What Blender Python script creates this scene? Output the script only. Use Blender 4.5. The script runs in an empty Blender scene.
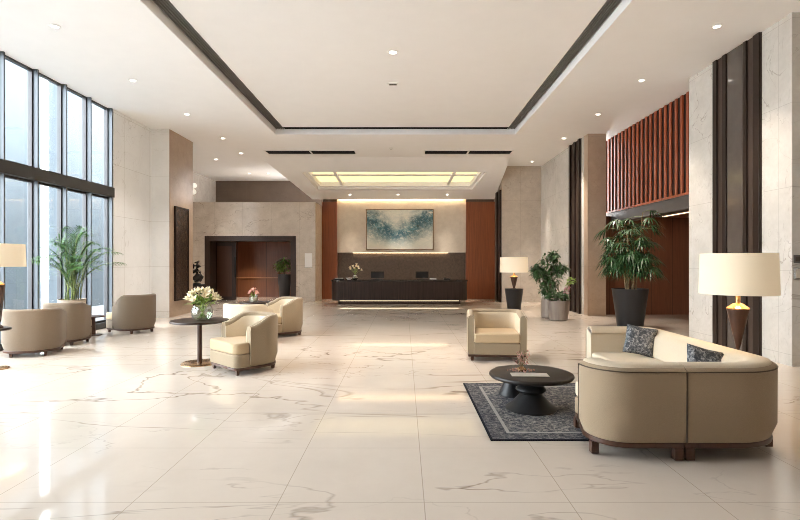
import bpy, bmesh, math, random
from mathutils import Vector, Matrix, Euler
R = random.Random(7)
PI = math.pi
scene = bpy.context.scene
col = scene.collection

# ------------------------------------------------------------------ camera and pixel helpers
F, HC, VX, VY = 510.0, 1.55, 404.0, 262.0
def fl(px, py):                      # floor point seen at a pixel
    d = F*HC/(py-VY)
    return ((px-VX)*d/F, d)
def xa(px, d): return (px-VX)*d/F
def za(py, d): return HC-(py-VY)*d/F
CEIL = 5.25

# ------------------------------------------------------------------ node materials
class N:
    def __init__(s, name):
        s.m = bpy.data.materials.new(name); s.m.use_nodes = True
        s.t = s.m.node_tree; s.t.nodes.clear()
        s.out = s.t.nodes.new('ShaderNodeOutputMaterial')
        s._pos = None
    def n(s, typ, **kw):
        nd = s.t.nodes.new(typ)
        for k, v in kw.items(): setattr(nd, k, v)
        return nd
    def l(s, a, b): s.t.links.new(a, b)
    def setin(s, nd, key, v):
        if hasattr(v, 'is_linked') or isinstance(v, bpy.types.NodeSocket): s.l(v, nd.inputs[key])
        else: nd.inputs[key].default_value = v
    def math(s, op, a, b=0.0, c=None, clamp=False):
        nd = s.n('ShaderNodeMath', operation=op); nd.use_clamp = clamp
        s.setin(nd, 0, a); s.setin(nd, 1, b)
        if c is not None: s.setin(nd, 2, c)
        return nd.outputs[0]
    def pos(s):
        if s._pos is None: s._pos = s.n('ShaderNodeNewGeometry').outputs['Position']
        return s._pos
    def obj(s): return s.n('ShaderNodeTexCoord').outputs['Object']
    def mapping(s, vec, scale=(1,1,1), rot=(0,0,0), loc=(0,0,0)):
        nd = s.n('ShaderNodeMapping'); s.l(vec, nd.inputs[0])
        nd.inputs['Scale'].default_value = scale; nd.inputs['Rotation'].default_value = rot; nd.inputs['Location'].default_value = loc
        return nd.outputs[0]
    def noise(s, vec, scale, detail=4, rough=.55, dist=0.0):
        nd = s.n('ShaderNodeTexNoise'); s.l(vec, nd.inputs['Vector'])
        nd.inputs['Scale'].default_value = scale; nd.inputs['Detail'].default_value = detail
        nd.inputs['Roughness'].default_value = rough; nd.inputs['Distortion'].default_value = dist
        return nd.outputs['Fac']
    def ramp(s, fac, stops):
        nd = s.n('ShaderNodeValToRGB'); s.l(fac, nd.inputs[0])
        e = nd.color_ramp.elements
        while len(e) < len(stops): e.new(.5)
        for el, (p, c) in zip(e, stops):
            el.position = p; el.color = (*c, 1) if len(c) == 3 else c
        return nd.outputs[0]
    def mrange(s, v, a, b, c=0.0, d=1.0):
        nd = s.n('ShaderNodeMapRange'); s.setin(nd, 0, v)
        for i, x in enumerate((a, b, c, d)): nd.inputs[i+1].default_value = x
        return nd.outputs[0]
    def mix(s, fac, a, b):
        nd = s.n('ShaderNodeMix', data_type='RGBA')
        s.setin(nd, 0, fac)
        for k, v in ((6, a), (7, b)):
            if isinstance(v, (tuple, list)): nd.inputs[k].default_value = (*v[:3], 1)
            else: s.l(v, nd.inputs[k])
        return nd.outputs[2]
    def sep(s, v):
        nd = s.n('ShaderNodeSeparateXYZ'); s.l(v, nd.inputs[0]); return nd.outputs
    def bump(s, h, strength=.2, dist=.01):
        nd = s.n('ShaderNodeBump'); nd.inputs['Strength'].default_value = strength; nd.inputs['Distance'].default_value = dist
        s.l(h, nd.inputs['Height']); return nd.outputs[0]
    def principled(s, color, rough=.5, metal=0.0, normal=None, spec=.5, trans=0.0, emit=None, estr=0.0, coat=0.0, ior=1.5, sheen=0.0):
        p = s.n('ShaderNodeBsdfPrincipled')
        if isinstance(color, (tuple, list)): p.inputs['Base Color'].default_value = (*color[:3], 1)
        else: s.l(color, p.inputs['Base Color'])
        s.setin(p, 'Roughness', rough); s.setin(p, 'Metallic', metal)
        p.inputs['Specular IOR Level'].default_value = spec
        p.inputs['Transmission Weight'].default_value = trans; p.inputs['IOR'].default_value = ior
        p.inputs['Coat Weight'].default_value = coat; p.inputs['Sheen Weight'].default_value = sheen
        if emit: p.inputs['Emission Color'].default_value = (*emit, 1); p.inputs['Emission Strength'].default_value = estr
        if normal is not None: s.l(normal, p.inputs['Normal'])
        s.l(p.outputs[0], s.out.inputs[0]); return s.m
    def line(s, u, o, size, w):       # 1 near the joints at o + k*size
        f = s.math('FRACT', s.math('DIVIDE', s.math('SUBTRACT', u, o), size))
        d = s.math('MULTIPLY', s.math('MINIMUM', f, s.math('SUBTRACT', 1.0, f)), size)
        return s.math('LESS_THAN', d, w)
    def vein(s, vec, scale, width, dist=1.2, detail=5):
        n = s.noise(vec, scale, detail, .5, dist)
        return s.mrange(s.math('ABSOLUTE', s.math('SUBTRACT', n, .5)), 0.0, width, 1.0, 0.0)

def simple(name, color, rough=.5, metal=0.0, var=.06, vscale=40, bump=0.0, spec=.5, **kw):
    a = N(name); o = a.obj()
    f = a.noise(o, vscale, 3)
    d = tuple(max(0, c*(1-var)) for c in color); b = tuple(min(1, c*(1+var)) for c in color)
    c = a.mix(a.mrange(f, .3, .7), d, b)
    nm = a.bump(a.noise(o, vscale*3, 2), bump, .004) if bump else None
    return a.principled(c, rough, metal, nm, spec, **kw)

def marble(name, base, dark, veincol, jx=None, jy=None, jz=None, rough=.3, vs=1.0, jcol=None, vamt=.5, jw=.004, cloud=.5, spec=.5):
    a = N(name); p = a.pos()
    q = a.mapping(p, (1, 1, 1), (.4, .3, .6))
    c = a.mix(a.math('MULTIPLY', a.mrange(a.noise(q, 1.3*vs, 6, .6), .35, .7), cloud), base, dark)
    c = a.mix(a.math('MULTIPLY', a.mrange(a.noise(q, 9*vs, 4, .6), .35, .7), cloud*.5), c, dark)
    v1 = a.vein(a.mapping(p, (.45, 1.5, 1), (.15, .2, .62)), .6*vs, .007, .9)
    v2 = a.vein(a.mapping(p, (.5, 1.6, .8), (.3, .1, -.45), (5, 2, 1)), 1.2*vs, .0065, 1.0)
    m1 = a.mrange(a.noise(p, .6*vs, 2), .40, .6)
    m2 = a.mrange(a.noise(a.mapping(p, loc=(9, 4, 2)), .9*vs, 2), .45, .62)
    v = a.math('MAXIMUM', a.math('MULTIPLY', v1, m1), a.math('MULTIPLY', a.math('MULTIPLY', v2, m2), .6))
    c = a.mix(a.math('MULTIPLY', v, vamt), c, veincol)
    xyz = a.sep(p); j = None
    for ax, spec_ in ((0, jx), (1, jy), (2, jz)):
        if spec_:
            L = a.line(xyz[ax], spec_[0], spec_[1], jw)
            j = L if j is None else a.math('MAXIMUM', j, L)
    if j is not None: c = a.mix(a.math('MULTIPLY', j, .65), c, jcol or dark)
    return a.principled(c, rough, 0, None, spec)

def wood(name, c1, c2, rough=.35, axis=2, scale=1.0, seam=None, seamcol=(.02, .01, .006), coat=0.0, spec=.5):
    a = N(name); p = a.pos()
    sc = [14*scale]*3; sc[axis] = .7*scale
    f = a.noise(a.mapping(p, tuple(sc)), 1.6, 5, .6, .6)
    c = a.mix(a.mrange(f, .3, .7), c1, c2)
    if seam:
        xyz = a.sep(p)
        c = a.mix(a.math('MULTIPLY', a.line(xyz[seam[0]], seam[1], seam[2], seam[3]), .8), c, seamcol)
    return a.principled(c, rough, 0, a.bump(f, .08, .004), spec, coat=coat)

def fabric(name, c1, c2, rough=.85, weave=260, stain=.5):
    a = N(name); o = a.obj()
    f = a.noise(o, weave, 2, .7); g = a.noise(o, 3, 3)
    c = a.mix(a.mrange(f, .3, .7), c1, c2)
    return a.principled(c, rough, 0, a.bump(f, .25, .003), .25, sheen=.15)

def emitter(name, color, strength):
    a = N(name); e = a.n('ShaderNodeEmission'); e.inputs[0].default_value = (*color, 1); e.inputs[1].default_value = strength
    a.l(e.outputs[0], a.out.inputs[0]); return a.m

def glass_pane(name, tint, refl=1.0):
    a = N(name)
    t = a.n('ShaderNodeBsdfTransparent'); t.inputs[0].default_value = (*tint, 1)
    g = a.n('ShaderNodeBsdfGlossy'); g.inputs['Roughness'].default_value = .02
    fr = a.n('ShaderNodeLayerWeight'); fr.inputs[0].default_value = .5
    m = a.n('ShaderNodeMixShader')
    fz = a.math('MULTIPLY_ADD', a.math('POWER', fr.outputs['Facing'], 5.0), .9, .04)
    a.l(a.math('MULTIPLY', fz, refl), m.inputs[0]); a.l(t.outputs[0], m.inputs[1]); a.l(g.outputs[0], m.inputs[2])
    a.l(m.outputs[0], a.out.inputs[0]); return a.m

M = {}
M['floor'] = marble('floor_marble', (.70, .615, .53), (.61, .52, .44), (.20, .135, .09), jx=(.13, .94), jy=(3.29, .96), rough=.05, vs=.75, jcol=(.36, .29, .22), vamt=.9, jw=.0032, cloud=.38, spec=.36)
M['ceil'] = simple('ceiling_paint', (.85, .845, .84), .9, var=.01, vscale=3)
M['marble'] = marble('wall_marble', (.70, .63, .55), (.50, .43, .355), (.28, .21, .15), jx=(.37, 1.1), jy=(.43, 1.3), jz=(1.42, 1.25), rough=.25, vs=2.2, jcol=(.34, .28, .22), vamt=.75, cloud=.6)
M['marble_grey'] = marble('grey_marble', (.66, .63, .585), (.50, .47, .425), (.26, .22, .18), jx=(.37, 1.3), jy=(.33, 1.25), jz=(1.42, 1.25), rough=.25, vs=1.7, jcol=(.4, .37, .33), vamt=.65, cloud=.6)
M['marble_white'] = marble('white_marble', (.89, .89, .885), (.80, .80, .79), (.45, .41, .36), jx=(.37, 1.3), jy=(.33, 1.25), jz=(1.42, 1.25), rough=.25, vs=1.5, jcol=(.5, .47, .43), vamt=.4)
M['marble_brown'] = marble('brown_marble', (.18, .13, .098), (.135, .096, .07), (.09, .062, .044), jx=(.9, 1.35), jz=(1.8, .75), rough=.3, vs=2, jcol=(.2, .15, .11), vamt=.35)
M['marble_sand'] = marble('sand_marble', (.56, .48, .395), (.41, .345, .275), (.27, .2, .15), jx=(.9, 1.2), jz=(1.42, 1.25), rough=.3, vs=3, jcol=(.33, .26, .2), vamt=.6, cloud=.7)
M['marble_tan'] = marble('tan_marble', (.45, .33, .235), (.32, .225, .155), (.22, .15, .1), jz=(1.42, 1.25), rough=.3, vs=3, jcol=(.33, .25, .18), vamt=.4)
M['granite'] = marble('dark_wainscot', (.125, .086, .062), (.065, .043, .031), (.04, .035, .025), rough=.5, vs=9, vamt=.5, cloud=.9)
M['cream_wall'] = marble('cream_plaster', (.70, .62, .52), (.58, .50, .41), (.45, .37, .29), rough=.6, vs=4, vamt=.3, cloud=.7)
M['red_wood'] = wood('red_wood', (.30, .088, .032), (.20, .055, .02), .35)
M['slat_wood'] = wood('slat_wood', (.42, .105, .042), (.31, .068, .026), .35)
M['slat_back'] = wood('slat_backing', (.03, .009, .006), (.02, .006, .004), .5)
M['alcove_wood'] = wood('alcove_wood', (.20, .075, .035), (.14, .05, .024), .35, seam=(0, 6.05, .62, .006))
M['lobby_wood'] = wood('lobby_wood', (.21, .082, .038), (.15, .055, .025), .32, seam=(0, -6.1, 1.28, .01))
M['table_dark'] = wood('charcoal_wood', (.024, .0175, .014), (.013, .010, .0085), .42, axis=0)
M['door_wood'] = wood('door_wood', (.10, .04, .02), (.07, .027, .013), .4)
M['dark_wood'] = wood('dark_walnut', (.042, .021, .013), (.024, .012, .008), .38)
M['leg_wood'] = wood('leg_walnut', (.085, .034, .018), (.055, .022, .012), .35)
M['desk_wood'] = wood('desk_wood', (.048, .027, .020), (.020, .012, .009), .5, seam=(0, .05, .22, .006), spec=.25)
M['bronze'] = simple('dark_bronze', (.020, .011, .008), .4, .1, var=.1, spec=.35)
M['bronze_brown'] = wood('brown_panel', (.062, .040, .030), (.043, .028, .021), .35)
M['smoked'] = simple('smoked_glass', (.075, .062, .054), .1, 0, var=.08, vscale=6, spec=.8)
M['black'] = simple('matte_black', (.010, .010, .010), .5, spec=.3)
M['black_grille'] = simple('grille_black', (.010, .009, .009), .6, spec=.2)
M['grille_slat'] = simple('grille_slat_metal', (.20, .185, .17), .45, .2)
M['lintel'] = simple('lintel_metal', (.11, .10, .095), .45, .3)
M['frame_metal'] = simple('window_frame_metal', (.085, .098, .112), .4, .2)
M['frame_dark'] = simple('window_frame_dark', (.05, .048, .05), .4, .3)
M['glass'] = glass_pane('window_glass', (.95, .975, .985))
M['fabric'] = fabric('beige_fabric', (.42, .315, .21), (.29, .215, .14))
M['fabric_taupe'] = fabric('taupe_fabric', (.245, .188, .135), (.185, .14, .098))
M['fabric_mid'] = fabric('sand_fabric', (.35, .275, .185), (.28, .215, .14))
M['fabric_light'] = fabric('cream_fabric', (.70, .60, .45), (.61, .51, .375))
M['seat_fabric'] = fabric('seat_fabric', (.53, .40, .25), (.46, .34, .205))
M['pipe_tan'] = simple('tan_piping', (.26, .19, .12), .7)
M['piping'] = simple('piping', (.085, .058, .036), .7)
M['leg_rail'] = simple('rail_wood', (.36, .17, .08), .3)
M['gold'] = simple('brass', (.72, .40, .15), .25, .9, var=.08)
M['bronze_base'] = simple('bronze_base', (.42, .26, .14), .25, .8, var=.08)
M['lamp_body'] = wood('lamp_body_wood', (.075, .032, .018), (.04, .017, .010), .4)
M['pot_dark'] = simple('charcoal_pot', (.016, .0155, .0165), .42, spec=.35)
M['pot_stone'] = wood('stone_pot', (.30, .24, .195), (.20, .155, .125), .6, scale=.6)
M['pot_beige'] = simple('beige_pot', (.55, .46, .36), .6)
M['soil'] = simple('potting_soil', (.03, .02, .014), .95, vscale=90, bump=.4)
M['palm'] = simple('palm_leaf', (.065, .165, .035), .42, var=.45, vscale=6)
M['palm_stem'] = simple('palm_stem', (.22, .27, .08), .5, var=.3, vscale=8)
M['leaf_dark'] = simple('dark_leaf', (.026, .075, .022), .4, var=.5, vscale=7)
M['leaf_mid'] = simple('mid_leaf', (.036, .088, .026), .45, var=.45, vscale=7)
M['cane'] = simple('cane', (.23, .155, .075), .7, var=.3, vscale=20)
M['bark'] = simple('bark', (.12, .075, .045), .8, var=.3, vscale=20)
M['petal'] = simple('cream_petal', (.90, .80, .58), .5, var=.1, vscale=12)
M['petal_pink'] = simple('pink_petal', (.80, .42, .33), .5, var=.2, vscale=12)
M['petal_rose'] = simple('rose_petal', (.60, .30, .34), .5, var=.2, vscale=12)
M['twig_pink'] = simple('twig_blossom', (.42, .22, .18), .6, var=.3, vscale=30)
M['bouquet_leaf'] = simple('bouquet_leaf', (.22, .34, .06), .45, var=.3, vscale=12)
M['white'] = simple('white_gloss', (.82, .81, .79), .3, var=.02)
M['trim_white'] = simple('white_trim', (.80, .785, .76), .5, var=.02)
M['paper'] = simple('paper', (.62, .575, .52), .5, var=.05, vscale=14)
M['screen'] = simple('monitor_black', (.02, .02, .022), .25)
M['steel'] = simple('steel', (.45, .44, .43), .25, .9)
M['bronze_statue'] = simple('statue_bronze', (.02, .017, .015), .3, .5)
M['globe'] = simple('white_globe', (.85, .83, .78), .2, emit=(1, .93, .8), estr=.25)
M['clear'] = N('clear_glass').principled((1, 1, 1), .02, trans=1.0, ior=1.3)
M['vase_glass'] = glass_pane('vase_glass', (.95, .97, .95), 2.0)
M['facade'] = marble('facade_stone', (.075, .092, .105), (.058, .073, .084), (.045, .056, .064), jy=(.2, 2.6), jz=(.9, 1.9), rough=.8, vs=1.4, jcol=(.03, .038, .045), vamt=.2)
M['pavement'] = simple('pavement_stone', (.2, .205, .21), .8, vscale=3)
M['led_warm'] = emitter('warm_led', (1, .76, .46), 6)
M['led_desk'] = emitter('desk_led', (1, .80, .52), 2.0)
M['led_cove'] = emitter('cove_led', (1, .74, .42), 26)
M['led_coffer'] = emitter('coffer_led', (1, .78, .39), 1.12)
M['downlight'] = emitter('downlight_lens', (1, .93, .82), 9)
def shade_mat(name, s):
    a = N(name); p = a.n('ShaderNodeBsdfPrincipled'); p.inputs['Base Color'].default_value = (.76, .65, .50, 1); p.inputs['Roughness'].default_value = .9
    p.inputs['Emission Color'].default_value = (1, .80, .53, 1); p.inputs['Emission Strength'].default_value = s
    f = a.noise(a.obj(), 220, 2); a.l(a.bump(f, .15, .002), p.inputs['Normal'])
    a.l(p.outputs[0], a.out.inputs[0]); return a.m
M['shade'] = shade_mat('lamp_shade_fabric', .22)

def rug_mat():
    a = N('rug_pattern'); p = a.obj(); xyz = a.sep(p)
    # object origin at rug centre; half sizes given
    hx, hy = RUG[2], RUG[3]
    ax = a.math('SUBTRACT', hx, a.math('ABSOLUTE', xyz[0])); ay = a.math('SUBTRACT', hy, a.math('ABSOLUTE', xyz[1]))
    e = a.math('MINIMUM', ax, ay)
    n1 = a.noise(p, 30, 5, .8, .4); n2 = a.noise(p, 2.2, 3)
    base = a.ramp(n1, [(.34, (.025, .028, .038)), (.46, (.10, .10, .11)), (.55, (.25, .235, .22)), (.66, (.46, .43, .39))])
    base = a.mix(a.math('MULTIPLY', a.mrange(n2, .46, .66), .45), base, (.04, .05, .075))
    bord = a.ramp(n1, [(.36, (.03, .032, .042)), (.48, (.09, .09, .10)), (.64, (.27, .255, .24))])
    c = a.mix(a.math('LESS_THAN', e, .19), base, bord)
    l1 = a.math('LESS_THAN', a.math('ABSOLUTE', a.math('SUBTRACT', e, .19)), .016)
    c = a.mix(a.math('MULTIPLY', l1, .8), c, (.42, .40, .37))
    c = a.mix(a.math('LESS_THAN', e, .02), c, (.015, .015, .02))
    return a.principled(c, .95, 0, a.bump(n1, .5, .006), .1)

def pillow_mat():
    a = N('pillow_pattern'); p = a.obj()
    n1 = a.noise(p, 34, 4, .7, .8)
    c = a.ramp(n1, [(.4, (.05, .055, .065)), (.52, (.13, .135, .145)), (.64, (.36, .36, .36))])
    return a.principled(c, .9, 0, a.bump(n1, .2, .003), .2)

def art_mat():
    a = N('abstract_painting'); p = a.obj()
    x = a.sep(p)
    ax = a.math('ABSOLUTE', a.math('ADD', x[0], .12))
    n0 = a.noise(p, 1.6, 6, .65, .8); n1 = a.noise(a.mapping(p, (1, 1, 1.8), (0, .6, 0)), 3.2, 8, .72, 1.0); n3 = a.noise(p, 11, 6, .8, .6)
    u = a.math('ADD', a.math('MULTIPLY', ax, .62), a.math('MULTIPLY_ADD', n0, .9, -.82))
    dist = a.math('ABSOLUTE', a.math('SUBTRACT', x[2], u))
    band = a.mrange(dist, .80, .05)
    c = a.mix(a.mrange(n1, .35, .65), (.86, .82, .71), (.68, .68, .61))
    c = a.mix(a.math('MULTIPLY', band, a.mrange(n1, .36, .50)), c, (.13, .30, .34))
    c = a.mix(a.math('MULTIPLY', band, a.math('MULTIPLY', a.mrange(n0, .40, .55), .9)), c, (.03, .115, .16))
    c = a.mix(a.math('MULTIPLY', a.mrange(n3, .52, .62), a.math('MULTIPLY', band, a.mrange(ax, .25, .8))), c, (.06, .085, .06))
    c = a.mix(a.math('MULTIPLY', a.mrange(n3, .46, .36), .5), c, (.86, .83, .74))
    # light mist along the bottom and upper middle of the canvas
    c = a.mix(a.math('MULTIPLY', a.mrange(x[2], -.35, -.8), .85), c, (.80, .77, .68))
    return a.principled(c, .6)

# ------------------------------------------------------------------ mesh helpers
class MB:
    def __init__(s): s.v = []; s.f = []
    def add(s, vs, fs, T=None):
        b = len(s.v)
        s.v += [tuple(T @ Vector(p)) if T is not None else tuple(p) for p in vs]
        s.f += [tuple(b+i for i in f) for f in fs]; return s
    def box(s, x0, x1, y0, y1, z0, z1, T=None):
        vs = [(x, y, z) for x in (x0, x1) for y in (y0, y1) for z in (z0, z1)]
        return s.add(vs, [(0,1,3,2), (4,6,7,5), (0,4,5,1), (2,3,7,6), (0,2,6,4), (1,5,7,3)], T)
    def lathe(s, prof, n=40, T=None, closed_top=True, closed_bot=True):
        vs = []; fs = []
        for r, z in prof:
            for i in range(n):
                t = 2*PI*i/n; vs.append((r*math.cos(t), r*math.sin(t), z))
        for k in range(len(prof)-1):
            for i in range(n):
                j = (i+1) % n; fs.append((k*n+i, k*n+j, (k+1)*n+j, (k+1)*n+i))
        if closed_bot: fs.append(tuple(reversed(range(n))))
        if closed_top: fs.append(tuple((len(prof)-1)*n+i for i in range(n)))
        return s.add(vs, fs, T)
    def prism(s, poly, z0, z1, T=None):
        n = len(poly)
        vs = [(x, y, z0) for x, y in poly]+[(x, y, z1) for x, y in poly]
        fs = [tuple(reversed(range(n))), tuple(range(n, 2*n))]+[(i, (i+1) % n, n+(i+1) % n, n+i) for i in range(n)]
        return s.add(vs, fs, T)
    def tube(s, pts, r, n=8, taper=None):
        pts = [Vector(p) for p in pts]; vs = []; fs = []
        for k, p in enumerate(pts):
            d = (pts[min(k+1, len(pts)-1)]-pts[max(k-1, 0)])
            if d.length < 1e-9: d = Vector((0, 0, 1))
            q = d.to_track_quat('Z', 'Y')
            rr = r if taper is None else r+(taper-r)*k/(len(pts)-1)
            for i in range(n):
                t = 2*PI*i/n; vs.append(p+q @ Vector((rr*math.cos(t), rr*math.sin(t), 0)))
        for k in range(len(pts)-1):
            for i in range(n):
                j = (i+1) % n; fs.append((k*n+i, k*n+j, (k+1)*n+j, (k+1)*n+i))
        fs += [tuple(reversed(range(n))), tuple((len(pts)-1)*n+i for i in range(n))]
        return s.add(vs, fs)
    def sweep(s, path, prof):
        """path: list of (x, y, nx, ny, h) on the outer line with inward normal; prof(h) -> closed list of (offset, z)"""
        vs = []; fs = []; m = len(prof(path[0][4]))
        for (x, y, nx, ny, h) in path:
            for o, z in prof(h): vs.append((x+nx*o, y+ny*o, z))
        for k in range(len(path)-1):
            for i in range(m):
                j = (i+1) % m; fs.append((k*m+i, (k+1)*m+i, (k+1)*m+j, k*m+j))
        fs += [tuple(range(m)), tuple((len(path)-1)*m+i for i in reversed(range(m)))]
        return s.add(vs, fs)
    def leaf(s, p, d, length, width, up=Vector((0, 0, 1)), droop=.15, n=3):
        d = Vector(d).normalized(); sd = d.cross(up)
        if sd.length < 1e-4: sd = Vector((1, 0, 0))
        sd.normalize(); nm = sd.cross(d)
        vs = []; 
        ws = [0.25, 1.0, .72, 0.0] if n == 3 else [.3, 1, 0]
        k = len(ws)
        for i, w in enumerate(ws):
            t = i/(k-1); c = Vector(p)+d*length*t-Vector((0, 0, 1))*droop*length*t*t
            vs += [c+sd*width*w*.5+nm*width*.12*w, c-sd*width*w*.5+nm*width*.12*w]
        return s.add(vs, [(2*i, 2*i+1, 2*i+3, 2*i+2) for i in range(k-1)])
    def sphere(s, c, r, n=14, m=9, sz=1.0):
        prof = [(max(1e-4, r*math.sin(PI*k/m)), -r*sz*math.cos(PI*k/m)) for k in range(m+1)]
        return s.lathe(prof, n, Matrix.Translation(c))
    def build(s, name, mat, parent=None, loc=None, smooth=False, bevel=0.0, seg=2, rot=None, sub=0, angle=40):
        me = bpy.data.meshes.new(name); me.from_pydata(s.v, [], s.f); me.validate(); me.update()
        bm = bmesh.new(); bm.from_mesh(me); bmesh.ops.recalc_face_normals(bm, faces=bm.faces)
        if loc is not None and not s_local(loc): pass
        bm.to_mesh(me); bm.free()
        me.materials.append(M[mat] if isinstance(mat, str) else mat)
        o = bpy.data.objects.new(name, me); col.objects.link(o)
        if parent is not None: o.parent = parent
        if loc is not None: o.location = loc
        if rot is not None: o.rotation_euler = rot
        if bevel:
            b = o.modifiers.new('bevel', 'BEVEL'); b.width = bevel; b.segments = seg; b.limit_method = 'ANGLE'; b.angle_limit = math.radians(35)
        if sub:
            m = o.modifiers.new('sub', 'SUBSURF'); m.levels = sub; m.render_levels = sub
        if smooth or bevel or sub:
            for p in me.polygons: p.use_smooth = True
            if not sub:
                try: me.set_sharp_from_angle(angle=math.radians(angle))
                except Exception: pass
        return o
def s_local(l): return True
def empty(name, loc=(0, 0, 0), rz=0.0):
    o = bpy.data.objects.new(name, None); col.objects.link(o); o.location = loc; o.rotation_euler = (0, 0, rz); o.empty_display_size = .2
    return o
def tag(o, label=None, cat=None, group=None, kind=None):
    if label: o['label'] = label
    if cat: o['category'] = cat
    if group: o['group'] = group
    if kind: o['kind'] = kind
    return o
def struct(o, label=None, cat=None):
    o['kind'] = 'structure'
    if label: o['label'] = label
    o['category'] = cat or 'wall'
    return o
def kids(o): return [c for c in bpy.data.objects if c.parent == o]
def copy_tree(o, parent=None):
    c = o.copy(); col.objects.link(c)
    if parent is not None: c.parent = parent
    for ch in kids(o): copy_tree(ch, c)
    return c
def light(kind, name, loc, energy, color, parent=None, **kw):
    d = bpy.data.lights.new(name, kind); d.energy = energy; d.color = color
    for k, v in kw.items(): setattr(d, k, v)
    o = bpy.data.objects.new(name, d); col.objects.link(o); o.location = loc
    if parent is not None: o.parent = parent
    return o

# ------------------------------------------------------------------ setting: floor, ceiling, walls
XL, XR = -7.03, 5.75            # window wall, right marble wall
YB, ZB = 21.5, 4.08             # reception wall and its height
struct(MB().box(-7.4, 9.4, -4, 15.7, -.15, 0).box(-8.6, 9.4, 15.7, 24, -.15, 0).build('floor', 'floor'), 'polished cream marble floor with thin brown veins', 'floor')
# main ceiling with a tray opening
TX0, TX1, TY1, TZ = -3.73, 3.23, 14.8, CEIL+.15
cm = MB()
cm.box(-7.25, TX0, -4, 15.7, CEIL, CEIL+.3).box(-8.6, TX0, 15.7, 24, CEIL, CEIL+.3).box(TX1, 9.4, -4, 24, CEIL, CEIL+.3).box(TX0, TX1, TY1, 24, CEIL, CEIL+.3)
struct(cm.build('ceiling', 'ceil'), 'white ceiling around the large tray', 'ceiling')
struct(MB().box(TX0, TX1, -4, TY1, TZ+.1, TZ+.3).build('ceiling_tray', 'ceil'), 'beige raised tray panel in the middle of the ceiling', 'ceiling')
GI0, GI1, GYB = -3.46, 2.99, 14.56
struct(MB().box(GI0, GI1, -4, GYB, TZ, TZ+.1).build('ceiling_panel', 'ceil'), 'flat central panel inside the black ceiling slots', 'ceiling')
def grille(name_label, x0, x1, y0, y1, along):
    t = empty('air_grille', ((x0+x1)/2, (y0+y1)/2, TZ+.0))
    tag(t, name_label, 'air vent', 'black slot grilles around the ceiling tray')
    hx, hy = (x1-x0)/2-.004, (y1-y0)/2-.004
    MB().box(-hx, hx, -hy, hy, .07, .096).build('backing', 'black_grille', t)
    m = MB()
    if along == 'y':
        for k in range(5):
            x = -hx+.03+(2*hx-.06)*k/4; m.box(x-.008, x+.008, -hy, hy, 0.0, .05)
        y = -hy
        while y < hy: m.box(-hx, hx, y-.01, y+.01, .03, .06); y += 1.2
    else:
        for k in range(4):
            y = -hy+.03+(2*hy-.06)*k/3; m.box(-hx, hx, y-.008, y+.008, 0.0, .05)
    m.build('slats', 'grille_slat' if along == 'y' else 'black_grille', t)
grille('long black slotted grille along the left edge of the ceiling tray', TX0+.002, GI0, -3.9, TY1-.002, 'y')
grille('long black slotted grille along the right edge of the ceiling tray', GI1, TX1-.002, -3.9, TY1-.002, 'y')
grille('black slotted grille across the far end of the ceiling tray', GI0+.002, GI1-.002, GYB, TY1-.002, 'x')

# sloping ceiling in front of the reception, with a lit coffer
SY0, SZ0, SY1 = 17.97, CEIL, 21.25
sl = (ZB-SZ0)/(YB-SY0)
def sz(y): return SZ0+sl*(y-SY0)
CY0, CY1 = 19.01, 20.43
def edge_l(y): return -5.07+(y-SY0)*(1.35/3.53)
def edge_r(y): return 3.76
def cl(y): return -3.80+(y-CY0)*(.355/1.42)
def cr(y): return 3.09-(y-CY0)*(.37/1.42)
sm = MB()
def slab(pts, t=.06):
    n = len(pts)
    vs = [(x, y, sz(y)) for x, y in pts]+[(x, y, sz(y)+t) for x, y in pts]
    sm.add(vs, [tuple(range(n)), tuple(range(n, 2*n))[::-1]]+[(i, n+i, n+(i+1) % n, (i+1) % n) for i in range(n)])
slab([(edge_l(SY0), SY0), (edge_r(SY0), SY0), (edge_r(CY0), CY0), (edge_l(CY0), CY0)], .02)
slab([(edge_l(CY0), CY0), (cl(CY0), CY0), (cl(CY1), CY1), (edge_l(CY1), CY1)], .02)
slab([(cr(CY0), CY0), (edge_r(CY0), CY0), (edge_r(CY1), CY1), (cr(CY1), CY1)], .02)
slab([(edge_l(CY1), CY1), (edge_r(CY1), CY1), (edge_r(SY1), SY1), (edge_l(SY1), SY1)], .02)
# side walls and back lip of the slope
for ed in (edge_l, edge_r):
    sgn = -1 if ed is edge_l else 1
    vs = []
    for y in (SY0, CY0, CY1, SY1): vs += [(ed(y), y, sz(y)), (ed(y), y, CEIL), (ed(y)+sgn*-.05, y, sz(y)+.02), (ed(y)+sgn*-.05, y, CEIL)]
    for k in range(3):
        b = 4*k; sm.add(vs[b:b+8], [(0, 1, 5, 4), (2, 6, 7, 3), (0, 4, 6, 2), (1, 3, 7, 5)])
sm.box(edge_l(SY1), 3.76, SY1-.04, SY1, sz(SY1), sz(SY1)+.12)
struct(sm.build('ceiling_soffit', 'ceil'), 'sloping ceiling over the reception with a lit coffer', 'ceiling')
cf = empty('light_coffer', (0, 0, 0)); tag(cf, 'glowing yellow rectangular light coffer in the ceiling before the reception', 'ceiling light')
D = .28
def cpt(x, y, up): return (x, y, sz(y)+up)
def inset(t, up):   # a ring point list of the coffer
    y0, y1 = CY0+t*.7, CY1-t*.7
    return [cpt(cl(y0)+t, y0, up), cpt(cr(y0)-t, y0, up), cpt(cr(y1)-t, y1, up), cpt(cl(y1)+t, y1, up)]
m = MB(); a0, a1, b0, b1 = inset(-.0, .0), inset(.0, .12), inset(.12, .12), inset(.12, D+.02)
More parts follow.
